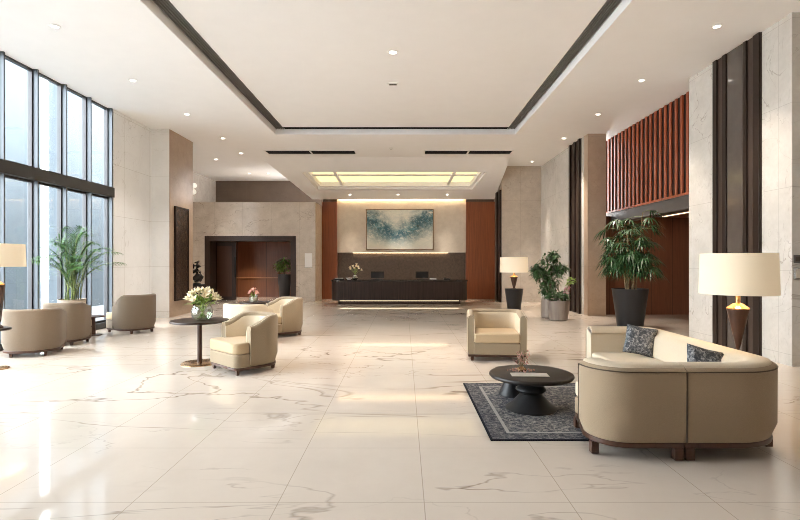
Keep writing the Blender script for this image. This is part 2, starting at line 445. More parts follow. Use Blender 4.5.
m.add(a0+a1+b0+b1, [(i, (i+1) % 4, 4+(i+1) % 4, 4+i) for i in range(4)]+[(4+i, 4+(i+1) % 4, 8+(i+1) % 4, 8+i) for i in range(4)]+[(8+i, 8+(i+1) % 4, 12+(i+1) % 4, 12+i) for i in range(4)])
m.build('coffer_rim', 'ceil', cf)
m = MB(); m.add(inset(.12, D), [(0, 1, 2, 3)]); m.add(inset(.12, D+.02), [(0, 1, 2, 3)]); m.build('lit_panel', 'led_coffer', cf)
for fx in (.16, .84):
    m = MB(); vs = []
    for y in (CY0+.10, CY1-.10):
        xc = cl(y)+(cr(y)-cl(y))*fx
        for dx, up in ((-.05, .15), (.05, .15), (.05, .21), (-.05, .21)): vs.append(cpt(xc+dx, y, up))
    m.add(vs, [(0, 1, 2, 3), (4, 7, 6, 5), (0, 4, 5, 1), (1, 5, 6, 2), (2, 6, 7, 3), (3, 7, 4, 0)]); m.build('crossbar', 'trim_white', cf)
m = MB(); vs = []
ym = CY0+.62
for x in (cl(ym)+.12, cr(ym)-.12):
    for dy, up in ((-.04, .17), (.04, .17), (.04, .21), (-.04, .21)): vs.append(cpt(x, ym+dy, up))
m.add(vs, [(0, 1, 2, 3), (4, 7, 6, 5), (0, 4, 5, 1), (1, 5, 6, 2), (2, 6, 7, 3), (3, 7, 4, 0)]); m.build('crossbar', 'trim_white', cf)

# slot diffusers in the flat ceiling before the slope
for (px0, px1, lab) in ((267, 355, 'left'), (425, 511, 'right')):
    d = 17.15; x0, x1 = xa(px0, d), xa(px1, d); xm = (x0+x1)/2
    t = empty('slot_diffuser', (xm, d, CEIL)); tag(t, f'thin black two-part ceiling air slot on the {lab} before the glowing coffer', 'air vent', 'short ceiling air slots')
    w = (x1-x0)/2
    q = .26
    MB().box(-w-.03, w+.03, -q-.05, -q, -.02, 0).box(-w-.03, w+.03, q, q+.05, -.02, 0).box(-w-.03, -w, -q, q, -.02, 0).box(w, w+.03, -q, q, -.02, 0).box(-.03, .03, -q, q, -.02, 0).build('frame', 'trim_white', t)
    m = MB(); m.box(-w, -.03, -q, q, -.006, 0).box(.03, w, -q, q, -.006, 0)
    for k in range(5): m.box(-w, w, -.2+.1*k-.01, -.2+.1*k+.01, -.018, 0)
    m.build('slats', 'black_grille', t)

# left: window wall, marble return and pillar
struct(MB().box(XL-.13, XL, 12.34, 14.2, 0, CEIL).box(XL-.13, xa(169, 14.2), 14.2, 15.75, 0, CEIL).build('wall_left', 'marble_white'), 'white marble pillar beside the tall windows', 'wall')
ART_D = xa(169, 14.2)+.02
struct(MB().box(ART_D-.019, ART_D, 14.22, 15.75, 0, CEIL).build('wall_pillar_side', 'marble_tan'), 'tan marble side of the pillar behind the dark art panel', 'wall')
FINS = [4.86+.83*(k-4)-.02 for k in range(14)]   # last at 12.31
TZ0, TZ1 = 3.11, 3.34
for k, y in enumerate(FINS):
    struct(MB().box(XL-.20, XL, y-.035, y, 0.0, CEIL).build('trim_%d' % (k+1), 'frame_metal'), 'vertical blue-grey window fin', 'window trim')
struct(MB().box(XL-.16, XL+.03, FINS[0], 12.34, TZ0, TZ1).build('trim_50', 'frame_dark'), 'dark horizontal transom across the tall windows', 'window trim')
struct(MB().box(XL-.2, XL+.02, FINS[0], 12.34, 0, .13).build('trim_51', 'frame_dark'), 'dark sill along the foot of the windows', 'window trim')
wn = 0
for k in range(len(FINS)-1):
    y0, y1 = FINS[k], FINS[k+1]-.035
    for z0, z1 in ((.13, TZ0), (TZ1, CEIL)):
        wn += 1
        o = MB().box(XL-.135, XL-.125, y0+.03, y1-.03, z0+.04, z1-.04).build('window_%d' % wn, 'glass')
        struct(o, 'tall clear window pane', 'window')
        MB().box(XL-.17, XL-.09, y0, y0+.03, z0, z1).box(XL-.17, XL-.09, y1-.03, y1, z0, z1).box(XL-.17, XL-.09, y0+.03, y1-.03, z0, z0+.04).box(XL-.17, XL-.09, y0+.03, y1-.03, z1-.04, z1).build('window_frame', 'frame_dark', o)
struct(MB().box(XL-.35, XL, -4, FINS[0]-.04, 0, CEIL).build('wall_window_side', 'marble_white'), None, 'wall')  # unseen solid stretch, added to hold daylight off the near-left floor
# outside: paved court and stone piers across it
struct(MB().box(-40, XL-.36, -20, 45, -.3, -.16).build('ground', 'pavement'), 'pale paved court outside the windows', 'ground')
for k, (y0, y1) in enumerate(((11.0, 16.85), (17.95, 21.0), (21.02, 34))):
    struct(MB().box(-12.5, -12, y0, y1, -.16, 13).build('wall_outside_%d' % (k+1), 'facade'), 'blue-grey stone facade seen through the windows', 'facade')

# left rear: marble portal box with dark framed opening
PY, PZ = 19.7, 3.86
OX0, OX1, OZ = xa(205, PY), xa(296, PY), za(236, PY)
m = MB(); m.box(-8.6, OX0, PY, PY+.6, 0, PZ).box(OX0, OX1, PY, PY+.6, OZ, PZ).box(OX1, -3.42, PY, YB, 0, PZ).box(-8.6, OX1, PY+.6, 23.3, PZ-.15, PZ)
struct(m.build('wall_portal', 'marble'), 'beige marble wall around the dark framed opening', 'wall')
struct(MB().box(-8.6, -3.3, 23.3, 23.6, 0, CEIL).build('wall_rear', 'marble_brown'), 'brown upper wall set back above the marble portal', 'wall')
struct(MB().box(-8.8, -8.6, 15.6, 24, 0, CEIL).box(-8.6, XL-.35, 15.6, 15.75, 0, CEIL).build('wall_side', 'marble'), None, 'wall')
fr = MB(); fw = .2
fr.box(OX0, OX0+fw, PY-.04, PY+.62, 0, OZ).box(OX1-fw, OX1, PY-.04, PY+.62, 0, OZ).box(OX0+fw, OX1-fw, PY-.04, PY+.62, OZ-fw, OZ)
struct(fr.build('trim_52', 'dark_wood'), 'dark brown frame of the opening in the marble wall', 'door frame')
m = MB(); m.box(-8.55, -3.5, 22.6, 22.75, 0, 2.62)
m.box(OX1+.02, OX1+.1, PY+.6, 22.6, 0, 2.62)
o = struct(m.build('wall_lobby', 'lobby_wood'), 'red-brown wood wall inside the opening', 'wall')
MB().box(-8.55, OX1, 22.56, 22.6, .83, .88).build('rail', 'leg_rail', o)
struct(MB().box(-8.55, OX1+.1, PY+.6, 22.7, OZ+.02, OZ+.1).build('ceiling_lobby', 'red_wood'), 'wood ceiling inside the opening', 'ceiling')
d0 = MB().box(xa(213, 20.7), xa(236, 20.7), 20.7, 20.76, 0, OZ).build('door_1', 'dark_wood')
struct(d0, 'dark brown door leaf in the marble opening', 'door')
MB().box(xa(235, 20.7), xa(236.6, 20.7), 20.62, 20.68, .95, 1.75).box(xa(235, 20.7), xa(236, 20.7), 20.67, 20.7, 1.0, 1.05).box(xa(235, 20.7), xa(236, 20.7), 20.67, 20.7, 1.65, 1.7).build('door_handle', 'black', d0)
MB().box(xa(217, 20.7), xa(232, 20.7), 20.69, 20.7, .15, OZ-.35).build('panel', 'door_wood', d0)

# reception wall
struct(MB().box(-3.42, 3.8, YB, YB+.3, 0, CEIL).build('wall_back', 'granite'), 'dark textured wall behind the reception desk', 'wall')
WL0, WL1, WR0, WR1 = -3.418, xa(337, YB-.2), xa(466, YB-.2), 3.78
for n_, x0, x1, lab in ((53, WL0, WL1, 'left'), (54, WR0, WR1, 'right')):
    struct(MB().box(x0, x1, YB-.28, YB, 0, ZB-.02).build('trim_%d' % n_, 'red_wood', bevel=.01), f'red-brown wood panel on the {lab} of the reception wall', 'wall panel')
ZW = za(252.5, YB-.1)
struct(MB().box(WL1, WR0, YB-.12, YB, ZW, ZB+.6).build('wall_panel', 'cream_wall'), 'cream plaster upper wall behind the painting', 'wall')
cv = empty('cove_light', (-.1, SY1+.10, 4.235)); tag(cv, 'warm glowing cove light strip along the top of the cream wall', 'light strip')
MB().box(WL1+.15, WR0+.05, -.03, .03, 0, .03).build('strip', 'led_cove', cv)
MB().box(WL1+.12, WR0+.08, -.05, .05, .03, .06).build('channel', 'trim_white', cv)
us = empty('accent_light', (-.1, YB-.06, ZW)); tag(us, 'warm light strip below the cream wall panel, under the painting', 'light strip')
ux0, ux1 = xa(353, YB-.1)+.1, xa(448, YB-.1)+.1
MB().box(ux0, ux1, -.03, .03, -.024, -.012).build('strip', 'led_warm', us)
MB().box(ux0-.03, ux1+.03, -.045, .045, -.012, 0).build('channel', 'trim_white', us)
ax0, ax1, az0, az1 = xa(366, YB-.15), xa(433.5, YB-.15), za(250, YB-.15), za(209, YB-.15)
pt = empty('painting', ((ax0+ax1)/2, YB-.12, az0)); tag(pt, 'large abstract painting in teal and white on the cream reception wall', 'painting')
hw, hh = (ax1-ax0)/2, (az1-az0)
fr = MB(); fr.box(-hw, -hw+.03, -.06, 0, 0, hh).box(hw-.03, hw, -.06, 0, 0, hh).box(-hw+.03, hw-.03, -.06, 0, 0, .03).box(-hw+.03, hw-.03, -.06, 0, hh-.03, hh)
fr.build('frame', 'bronze_base', pt)
MB().box(-hw+.03, hw-.03, -.022, .022, -hh/2+.03, hh/2-.03).build('canvas', art_mat(), pt, loc=(0, -.024, hh/2))

# right rear pillars and walls
P2 = 14.7
struct(MB().box(xa(502, 19.7), 5.3, 19.7, YB+.3, 0, CEIL).build('wall_pillar', 'marble_sand'), 'beige marble pillar behind the far lamp', 'wall')
m = MB(); m.box(5.3, 5.8, P2+.32, 21, 0, CEIL)
struct(m.build('wall_right_rear', 'marble_grey'), 'pale marble wall behind the leafy potted plants', 'wall')
struct(MB().box(5.3, xa(606, P2), P2, P2+.32, 0, CEIL).build('wall_column', 'marble_tan'), 'tan marble column left of the slatted screen', 'wall')
def bronze_panel(label, plane, axis_y0, axis_y1, ncols, z1=CEIL-.005):
    """panel of vertical strips on a wall facing -X at x = plane"""
    t = empty('wall_panelling', (plane, (axis_y0+axis_y1)/2, 0)); tag(t, label, 'wall panel', 'dark bronze vertical wall panels')
    h = (axis_y1-axis_y0)/2
    MB().box(-.02, 0, -h, h, 0, z1).build('backing', 'bronze_brown', t)
    return t, h, z1
# big near panel
y0, y1 = XR*F/(762-VX), XR*F/(715-VX)
t, h, z1 = bronze_panel('wide dark bronze panel of vertical strips on the nearest right marble wall', XR, y0, y1, 5)
def ypx(px): return XR*F/(px-VX)-(y0+y1)/2
for a_, b_ in ((715, 719), (724.5, 728.5), (745.5, 749), (755.5, 762)):
    MB().box(-.05, -.02, ypx(b_), ypx(a_), 0, z1).build('strip', 'bronze', t, bevel=.006)
MB().box(-.03, -.02, ypx(745.5), ypx(728.5), 0, z1).build('glass_panel', 'smoked', t)
# mid panel on the far side wall
t, h, z1 = bronze_panel('narrow dark bronze panel beside the leafy potted plants', 5.3, 5.3*F/(581.5-VX), 5.3*F/(570.5-VX), 3)
for k in range(3):
    c = -h+.09+(2*h-.18)*k/2; MB().box(-.07, -.02, c-.07, c+.07, 0, z1).build('strip', 'bronze', t, bevel=.006)
PXL = xa(502, 19.7)
t, h, z1 = bronze_panel('slim dark bronze panel beside the right end of the reception wall', PXL, 19.78, 20.75, 2, CEIL-.9)
for k in range(2):
    c = -h+.15+(2*h-.3)*k; MB().box(-.07, -.02, c-.14, c+.14, 0, z1).build('strip', 'bronze', t, bevel=.006)

# right near wall, slat screen and alcove
YN0, YN1 = XR*F/(792-VX), XR*F/(689-VX)
struct(MB().box(XR, 6.6, YN0, YN1, 0, CEIL).box(6.6, 9.4, YN0, YN0+.3, 0, CEIL).build('wall_right', 'marble_grey'), 'white marble wall behind the large floor lamp', 'wall')
struct(MB().box(9.2, 9.4, -4, YN0, 0, CEIL).build('wall_near', 'marble'), None, 'wall')  # unseen wall, added for warm bounce light on the right side
struct(MB().box(-7.4, 9.4, -4.2, -4, 0, CEIL+.3).build('wall_front', 'marble'), None, 'wall')  # unseen wall behind the camera, added to keep sky light off the foreground
SX = 6.13
ss = empty('slat_screen', (SX, (YN1+15.7)/2, 3.0)); tag(ss, 'screen of red wood vertical slats above the alcove on the right', 'wall screen')
hl = (15.7-YN1)/2
MB().box(.06, .12, -hl, hl, 0, CEIL-3.0-.004).build('backing', 'slat_back', ss)
m = MB(); ns = 23
for k in range(ns):
    c = -hl+.08+(2*hl-.16)*k/(ns-1); m.box(.025, .06, c-.04, c+.04, .03, CEIL-3.0-.004)
m.build('slats', 'slat_wood', ss, bevel=.005)
MB().box(-.06, .12, -hl, hl, 0, .05).build('bottom_rail', 'slat_wood', ss)
struct(MB().box(SX-.03, SX+.35, YN1, 15.7, 2.70, 3.0).build('trim_55', 'lintel'), 'dark grey lintel under the red slats', 'lintel')
struct(MB().box(5.6, 9.4, 15.03, 15.2, 0, 2.9).box(9.2, 9.4, YN1, 15.03, 0, 2.9).box(6.6, 9.2, YN1-.15, YN1, 0, 2.9).build('wall_alcove', 'alcove_wood'), 'brown wood wall inside the alcove', 'wall')
struct(MB().box(SX+.35, 9.4, YN1, 15.2, 2.86, 2.98).build('ceiling_alcove', 'red_wood'), 'wood ceiling of the alcove', 'ceiling')
ll = empty('linear_light', (7.4, 12.9, 2.855)); tag(ll, 'long thin light strip in the wood ceiling of the alcove', 'ceiling light')
MB().box(-.06, .06, -1.6, 1.6, -.015, 0).build('lens', emitter('alcove_led', (1, .72, .45), 2), ll)
MB().box(-.08, .08, -1.63, 1.63, -.008, .0).build('trim', 'gold', ll)

# ------------------------------------------------------------------ ceiling fittings
def downlight(x, y, z, label, e=55, group='round recessed downlights', r=.075, cone=88, colr=(1, .87, .735)):
    t = empty('downlight', (x, y, z)); tag(t, label, 'ceiling light', group)
    MB().lathe([(r*.72, -.004), (r*.75, -.014), (r, -.014), (r*1.12, -.004), (r*1.12, 0)], 24, closed_top=False, closed_bot=False).build('trim_ring', 'white', t, smooth=True)
    MB().lathe([(r*.72, -.006), (r*.72, -.003)], 24).build('lens', 'downlight', t)
    light('SPOT', 'beam', (0, 0, -.05), e*1.5, colr, t, spot_size=math.radians(cone), spot_blend=1.0, shadow_soft_size=.06)
    return t
ordn = ['nearest', 'second', 'third', 'fourth', 'fifth']
for k, (px, py) in enumerate(((55, 26), (133, 80), (187, 114), (222.7, 138), (241, 153))):
    d = (CEIL-HC)*F/(VY-py); downlight(xa(px, d), d, CEIL, f'{ordn[k]} downlight from the front in the ceiling row beside the windows', 90 if k < 2 else 230, colr=(1, .95, .90))
for k, (px, py) in enumerate(((717, 26), (641.6, 80), (598, 114), (564, 138), (537.5, 161.6))):
    d = (CEIL-HC)*F/(VY-py); downlight(xa(px, d)-(.2 if k == 4 else 0), d, CEIL, f'{ordn[k]} downlight from the front in the ceiling row above the red slats', 300 if k < 3 else 520, cone=72 if k < 3 else (56, 40)[k-3])
d = (TZ-HC)*F/(VY-52); downlight(xa(393, d), d, TZ, 'single downlight in the middle of the ceiling tray', 600, r=.09)
for k, (px, py) in enumerate(((216, 159), (249, 173.5), (268, 173.5))):
    d = (CEIL-HC)*F/(VY-py); downlight(xa(px, d), d, CEIL, ['small downlight close behind the marble pillar', 'left one of two downlights before the brown upper wall', 'right one of two downlights before the brown upper wall'][k], (240, 90, 90)[k], cone=70)
for k, (px, lab) in enumerate(((350, 'left'), (398, 'middle'), (447, 'right'))):
    y = 20.85; downlight(xa(px, y), y, sz(y)-.004, f'{lab} of the three small downlights above the reception desk', 190, r=.06, cone=46)
downlight(xa(246, 21.6), 21.6, OZ+.02, 'warm downlight in the wood ceiling inside the dark framed opening', 170, r=.05)
d = (TZ-HC)*F/(VY-83)
t = empty('smoke_detector', (xa(393, d), d, TZ)); tag(t, 'small white box sensor on the ceiling tray behind the middle downlight', 'sensor')
MB().box(-.12, .12, -.07, .07, -.03, 0).build('housing', 'white', t, bevel=.01); MB().box(-.08, .08, -.04, .04, -.038, -.03).build('grille', 'steel', t)
d = (CEIL-HC)*F/(VY-148)
t = empty('smoke_detector', (xa(391, d), d, CEIL)); tag(t, 'tiny round ceiling sensor between the two black air slots', 'sensor')
MB().lathe([(.07, 0), (.07, -.02), (.045, -.035), (.001, -.035)], 20).build('housing', 'white', t, smooth=True); MB().lathe([(.03, -.036), (.02, -.042)], 16).build('lens', 'steel', t)

# ------------------------------------------------------------------ seating
def upath(w, d, r, hb, hf, front_round=.0, n=10):
    """U line round a seat, front at -y. returns (x, y, nx, ny, h) outer line with inward normals"""
    pts = []
    y0, yb = -d/2, d/2
    def H(y): 
        t = max(0, min(1, (y-y0)/(d*.65))); t = t*t*(3-2*t); return hf+(hb-hf)*t
    m = 9
    for k in range(m): 
        y = y0+(yb-r-y0)*k/m; pts.append((-w, y, 1, 0, H(y)))
    for k in range(n+1):
        a = PI-(PI/2)*k/n; x, y = -w+r+r*math.cos(a), yb-r+r*math.sin(a); pts.append((x, y, -math.cos(a), -math.sin(a), H(y)))
    if w-r > .02:
        for k in range(1, 4): pts.append((-w+r+(2*w-2*r)*k/4, yb, 0, -1, hb))
    for k in range(n+1):
        a = PI/2-(PI/2)*k/n; x, y = w-r+r*math.cos(a), yb-r+r*math.sin(a); pts.append((x, y, -math.cos(a), -math.sin(a), H(y)))
    for k in range(1, m+1):
        y = yb-r+(y0-yb+r)*k/m; pts.append((w, y, -1, 0, H(y)))
    return pts
def prof_back(z0, th, lean=.0):
    def p(h):
        r = min(.045, th*.45); out = [(0+.03, z0), (0-lean, z0+.18*(h-z0)), (-lean*1.2, h-r)]
        for k in range(1, 5):
            a = PI/2*k/4; out.append((r-r*math.cos(a)-lean*1.2, h-r+r*math.sin(a)))
        for k in range(1, 5):
            a = PI/2*k/4; out.append((th-r+r*math.sin(a), h-r+r*math.cos(a)))
        out += [(th, z0+.1), (th, z0)]
        return out
    return p
def inset_poly(path, o, y_front=None):
    p = [(x+nx*o, y+ny*o) for x, y, nx, ny, h in path]
    return p

def armchair(label, x, y, th, w=.44, d=.82, r=.36, hb=.78, hf=.70, t=.11, group=None, lean=.008, arm=.0, shell='fabric', inner_mat='fabric_light'):
    """tub chair: the shell wraps the rear, the seat projects in front of it by arm * d"""
    root = empty('armchair', (x, y, 0), math.radians(th)); tag(root, label, 'armchair', group)
    fy, by = -d/2, d/2; ys = fy+arm*d; ds = by-ys
    P = [(px, py+(ys+by)/2, nx, ny, h) for px, py, nx, ny, h in upath(w, ds, min(r, ds*.85), hb, hf)]
    z0 = .105
    MB().sweep(P, prof_back(z0, t, lean)).build('shell', shell, root, smooth=True, angle=60)
    def front(wid, yf, rc, n=6):
        if rc < .01: return [(-wid, yf)], [(wid, yf)]
        le = [(-wid+rc-rc*math.cos(PI/2*k/n), yf+rc-rc*math.sin(PI/2*k/n)) for k in range(n+1)][::-1]
        le = le[::-1]
        return le[::-1], [(-px, py) for px, py in le]
    rc = .10 if arm > .05 else 0
    def foot(o_back, o_front, yf, step=True):
        inn = [q for q in inset_poly(P, o_back)]
        wf = w-o_front
        fl_, fr_ = front(wf, yf, rc)
        mid_l = [(-wf, ys-.004)] if arm > .05 else []
        mid_r = [(wf, ys-.004)] if arm > .05 else []
        body = [q for q in inn if q[1] > ys+.002]
        return fl_+mid_l+[(inn[0][0], ys-.004)]*(1 if arm > .05 and o_back != o_front else 0)+body+[(inn[-1][0], ys-.004)]*(1 if arm > .05 and o_back != o_front else 0)+mid_r+fr_[::-1][::-1]
    wfi = 0.004 if arm > .05 else t-.005
    MB().prism(foot(t-.005, wfi, fy-(.0 if arm > .05 else .012)), z0, .285).build('seat_base', shell, root, bevel=.012)
    MB().prism(foot(t+.006, wfi+.004, fy-(.004 if arm > .05 else .03)), .287, .44).build('seat_cushion', 'seat_fabric', root, bevel=.032, seg=4)
    MB().prism(foot(.014, .014, fy+.008), .068, z0).build('plinth', 'leg_wood', root, bevel=.006)
    lx, lyf, lyb = w-.08, fy+.07, d/2-.12
    for sx in (-1, 1):
        for sy, yy in ((-1, lyf), (1, lyb)):
            xx = lx if sy < 0 else lx*.70
            T = Matrix.Translation((sx*xx, yy, 0))
            m = MB(); m.add([(-.018, -.018, 0), (.018, -.018, 0), (.018, .018, 0), (-.018, .018, 0), (-.024, -.024, .07), (.024, -.024, .07), (.024, .024, .07), (-.024, .024, .07)],
                            [(0, 3, 2, 1), (4, 5, 6, 7), (0, 1, 5, 4), (1, 2, 6, 5), (2, 3, 7, 6), (3, 0, 4, 7)], T)
            m.build('leg', 'leg_wood', root)
    q = [(x_-nx*lean*1.2+nx*.03, y_-ny*lean*1.2+ny*.03, h-.006) for x_, y_, nx, ny, h in P]
    m = MB(); m.tube([(q[0][0]-.025, q[0][1]-.003, .14)]+[(q[0][0]-.025, q[0][1]-.003, q[0][2]-.05)]+q+[(q[-1][0]+.025, q[-1][1]-.003, q[-1][2]-.05), (q[-1][0]+.025, q[-1][1]-.003, .14)], .0045, 6)
    m.build('piping', 'pipe_tan' if shell == 'fabric_taupe' else 'fabric_light', root, smooth=True)
    # cream lining on the inside of the shell
    MB().sweep(P, lambda h: [(t-.002, .30), (t-.002, h-.05), (t+.012, h-.075), (t+.014, .30)]).build('lining', inner_mat, root, smooth=True, angle=60)
    return root
armchair('beige tub armchair seen from behind at the left edge, nearest the left lamp', -6.26, 8.62, -158, w=.415, d=.80, arm=.2, hf=.70, shell='fabric_taupe', group='armchairs by the windows')
armchair('beige tub armchair seen from behind in front of the potted palm', -6.40, 9.66, -172, w=.35, d=.64, r=.28, hb=.80, hf=.72, arm=.2, shell='fabric_taupe', group='armchairs by the windows')
armchair('beige tub armchair turned away beside the marble pillar and low wooden table', -6.02, 11.35, -122, w=.41, d=.88, hb=.84, hf=.60, arm=.38, shell='fabric_taupe', group='armchairs by the windows')
armchair('sand tub armchair with projecting seat beside the round table with white lilies', -2.29, 7.44, -44, w=.42, d=.80, hb=.79, hf=.66, arm=.28, shell='fabric_mid', group='armchairs at the middle round tables')
armchair('sand tub armchair seen in side view, right of the far round table', -2.60, 10.86, -52, w=.42, d=.82, hb=.79, hf=.66, arm=.28, shell='fabric_mid', group='armchairs at the middle round tables')
armchair('pale tub armchair with its back to us before the far round table', -3.02, 9.85, 168, w=.43, d=.80, hb=.76, hf=.66, arm=.3, shell='fabric_light', group='armchairs at the middle round tables')
armchair('square cream armchair facing the camera behind the coffee table', 1.49, 8.33, -6, w=.46, d=.80, r=.22, hb=.755, hf=.715, t=.105, lean=.0, shell='fabric_mid')

# sectional sofa
so = empty('sectional_sofa', (2.2, 4.9, 0)); tag(so, 'large L-shaped cream sectional sofa with brown wooden legs on the right', 'sofa')
def L(x, y): return (x-2.2, y-4.9)
HT = .728; ZR = .012
def arcpts(cx, cy, r, a0, a1, n=10):
    return [(cx+r*math.cos(a0+(a1-a0)*k/n), cy+r*math.sin(a0+(a1-a0)*k/n), -math.cos(a0+(a1-a0)*k/n), -math.sin(a0+(a1-a0)*k/n)) for k in range(n+1)]
x0s, x1s, yn, yf = 1.475, 3.11, 3.93, 6.42
xs = 2.175
A = [(x0s, 4.27, 1, 0)]+arcpts(x0s+.31, yn+.31, .31, PI, 1.5*PI)+[(1.95, yn, 0, 1), (xs-.003, yn, 0, 1)]
B = [(xs+.003, yn, 0, 1), (2.4, yn, 0, 1)]+arcpts(x1s-.5, yn+.5, .5, 1.5*PI, 2*PI)+[(x1s, 4.9, -1, 0), (x1s, 5.098, -1, 0)]
Cc = [(x1s, 5.102, -1, 0), (x1s, 5.6, -1, 0)]+arcpts(x1s-.3, yf-.3, .3, 0, PI/2)+[(2.6, yf, 0, -1), (2.3, yf, 0, -1)]
def tol(path, h=HT): return [(x-2.2, y-4.9, nx, ny, h) for x, y, nx, ny in path]
TH = .2
for nm, pth in (('backrest', A), ('backrest', B), ('backrest', Cc)):
    TH = .15 if pth is Cc else .2
    P = tol(pth)
    o = MB().sweep(P, prof_back(.145, TH, .012)).build(nm, 'fabric_light' if pth is Cc else 'fabric', so, smooth=True, angle=60)
    q = [(x_-nx*.0145, y_-ny*.0145, h-.026) for x_, y_, nx, ny, h in P]
    q = [(q[0][0], q[0][1], .16)]+q+[(q[-1][0], q[-1][1], .16)]
    MB().tube(q, .0052, 6).build('piping', 'piping', o, smooth=True)
    # pale top pad on the back
    def padprof(h): return [(.02, h-.012), (.03, h+.012), (.07, h+.022), (TH-.04, h+.022), (TH+.02, h-.01), (TH+.03, h-.05), (TH-.005, h-.06)]
    MB().sweep(P, padprof).build('top_pad', 'fabric_light', so, smooth=True, angle=70)
    # inner back cushion
    def cush(h): return [(TH+.002, .40), (TH+.002, h-.045), (TH+.03, h-.02), (TH+.07, h-.05), (TH+.09, h-.16), (TH+.10, .46)]
    if pth is not Cc: MB().sweep([(a+nx*.0, b, nx, ny, h) for a, b, nx, ny, h in P], cush).build('back_cushion', 'fabric_light', so, smooth=True, angle=60)
P = tol(Cc[:6]); MB().sweep(P, cush).build('back_cushion', 'fabric_light', so, smooth=True, angle=60)
def seatpoly(pth, extra): return [L(x+nx*(TH-.01), y+ny*(TH-.01)) for x, y, nx, ny in pth]+[L(*e) for e in extra]
sp = ((A, [(xs-.006, 4.86), (1.68, 4.86), (1.60, 4.78)]), (B, [(2.30, 5.095), (2.30, 4.86), (xs+.006, 4.86)]), (Cc, [(2.30, 6.2), (2.30, 5.105)]))
for k, (pth, ex) in enumerate(sp):
    # keep the seat end of module A open at its left
    MB().prism(seatpoly(pth, ex), .145, .29).build('seat_base', 'fabric', so, bevel=.012)
    def sc(e): return e
    MB().prism([L(x+nx*(TH+.004), y+ny*(TH+.004)) for x, y, nx, ny in pth]+[L(*e) for e in ex], .292, .445).build('seat_cushion', 'fabric_light', so, bevel=.035, seg=4)
    bp = [L(x+nx*.02, y+ny*.02) for x, y, nx, ny in pth]+[L(*e) for e in ex]
    MB().prism(bp, .105, .145).build('plinth', 'leg_wood', so, bevel=.006)
for (x, y, w2, d2) in ((1.535, 4.12, .03, .03), (2.13, 3.975, .035, .03), (2.22, 3.975, .035, .03), (3.04, 4.27, .03, .03), (1.62, 4.76, .03, .03), (2.36, 5.02, .03, .03), (3.07, 5.04, .03, .03), (3.07, 5.16, .03, .03), (3.03, 6.25, .03, .03), (2.36, 6.3, .03, .03)):
    a, b = L(x, y); MB().box(a-w2, a+w2, b-d2, b+d2, ZR, .107).build('leg', 'leg_wood', so, bevel=.004)

def pillow(label, loc, rot, s=.36, t=.12):
    n = 12; vs = []; fs = []
    for sgn in (1, -1):
        for i in range(n+1):
            for j in range(n+1):
                u, v = -1+2*i/n, -1+2*j/n
                e = (1-u**4)*(1-v**4); pin = 1-.06*(1-min(abs(u), abs(v)))*max(abs(u), abs(v))**3
                vs.append((u*s/2*pin, sgn*t/2*(max(0, e)**.55)+0, v*s/2*pin))
    N1 = (n+1)**2
    for sgn in (0, 1):
        for i in range(n):
            for j in range(n):
                b = sgn*N1; f = (b+i*(n+1)+j, b+(i+1)*(n+1)+j, b+(i+1)*(n+1)+j+1, b+i*(n+1)+j+1); fs.append(f if sgn else f[::-1])
    m = MB(); m.add(vs, fs); o = m.build('cushion', PIL, None, loc=loc, rot=rot, smooth=True, angle=80)
    bm = bmesh.new(); bm.from_mesh(o.data); bmesh.ops.remove_doubles(bm, verts=bm.verts, dist=.0005); bm.to_mesh(o.data); bm.free()
    for p in o.data.polygons: p.use_smooth = True
    tag(o, label, 'cushion', 'grey patterned sofa cushions'); return o
PIL = pillow_mat()
pillow('square grey patterned cushion standing at the far end of the sofa', (2.76, 5.96, .63), (math.radians(-14), math.radians(9), math.radians(-24)), .335)
pillow('grey patterned cushion peeking over the near back of the sofa', (2.72, 4.60, .615), (math.radians(-28), math.radians(14), math.radians(-10)), .34)

# ------------------------------------------------------------------ rug and coffee tables
RX0, RX1, RY0, RY1 = .75, 2.42, 4.41, 6.48
RUG = ((RX0+RX1)/2, (RY0+RY1)/2, (RX1-RX0)/2, (RY1-RY0)/2)
o = MB().box(-RUG[2], RUG[2], -RUG[3], RUG[3], 0.0, .012).build('rug', rug_mat(), None, loc=(RUG[0], RUG[1], 0), bevel=.004)
tag(o, 'dark grey and navy patterned rug under the round coffee table', 'rug')
CT = (1.335, 5.36)
t = empty('coffee_table', (*CT, ZR)); tag(t, 'round dark coffee table with a flared pedestal on the patterned rug', 'coffee table')
MB().lathe([(.38, .325), (.42, .332), (.435, .35), (.432, .367), (.415, .376)], 64).build('tabletop', 'table_dark', t, smooth=True, angle=60)
MB().lathe([(.262, 0), (.266, .01), (.255, .02), (.20, .06), (.15, .115), (.118, .15), (.098, .16), (.098, .165), (.135, .178), (.158, .20), (.155, .215), (.12, .245), (.08, .265), (.075, .28), (.085, .325)], 56).build('pedestal', 'pot_dark', t, smooth=True, angle=60)
t = empty('side_table', (1.265, 5.93, ZR)); tag(t, 'low dark table tucked under the far side of the round coffee table', 'side table')
MB().lathe([(.20, .27), (.215, .28), (.21, .292)], 48).build('tabletop', 'dark_wood', t, smooth=True)
MB().lathe([(.165, 0), (.165, .012), (.11, .13), (.08, .22), (.09, .27)], 40).build('pedestal', 'pot_dark', t, smooth=True)
ZT = ZR+.376
t = empty('magazine', (1.29, 5.24, ZT), math.radians(-4)); t.scale = (.85, .75, .8); tag(t, 'pale open magazine lying on the round coffee table', 'magazine')
vs = []; 
m = MB()
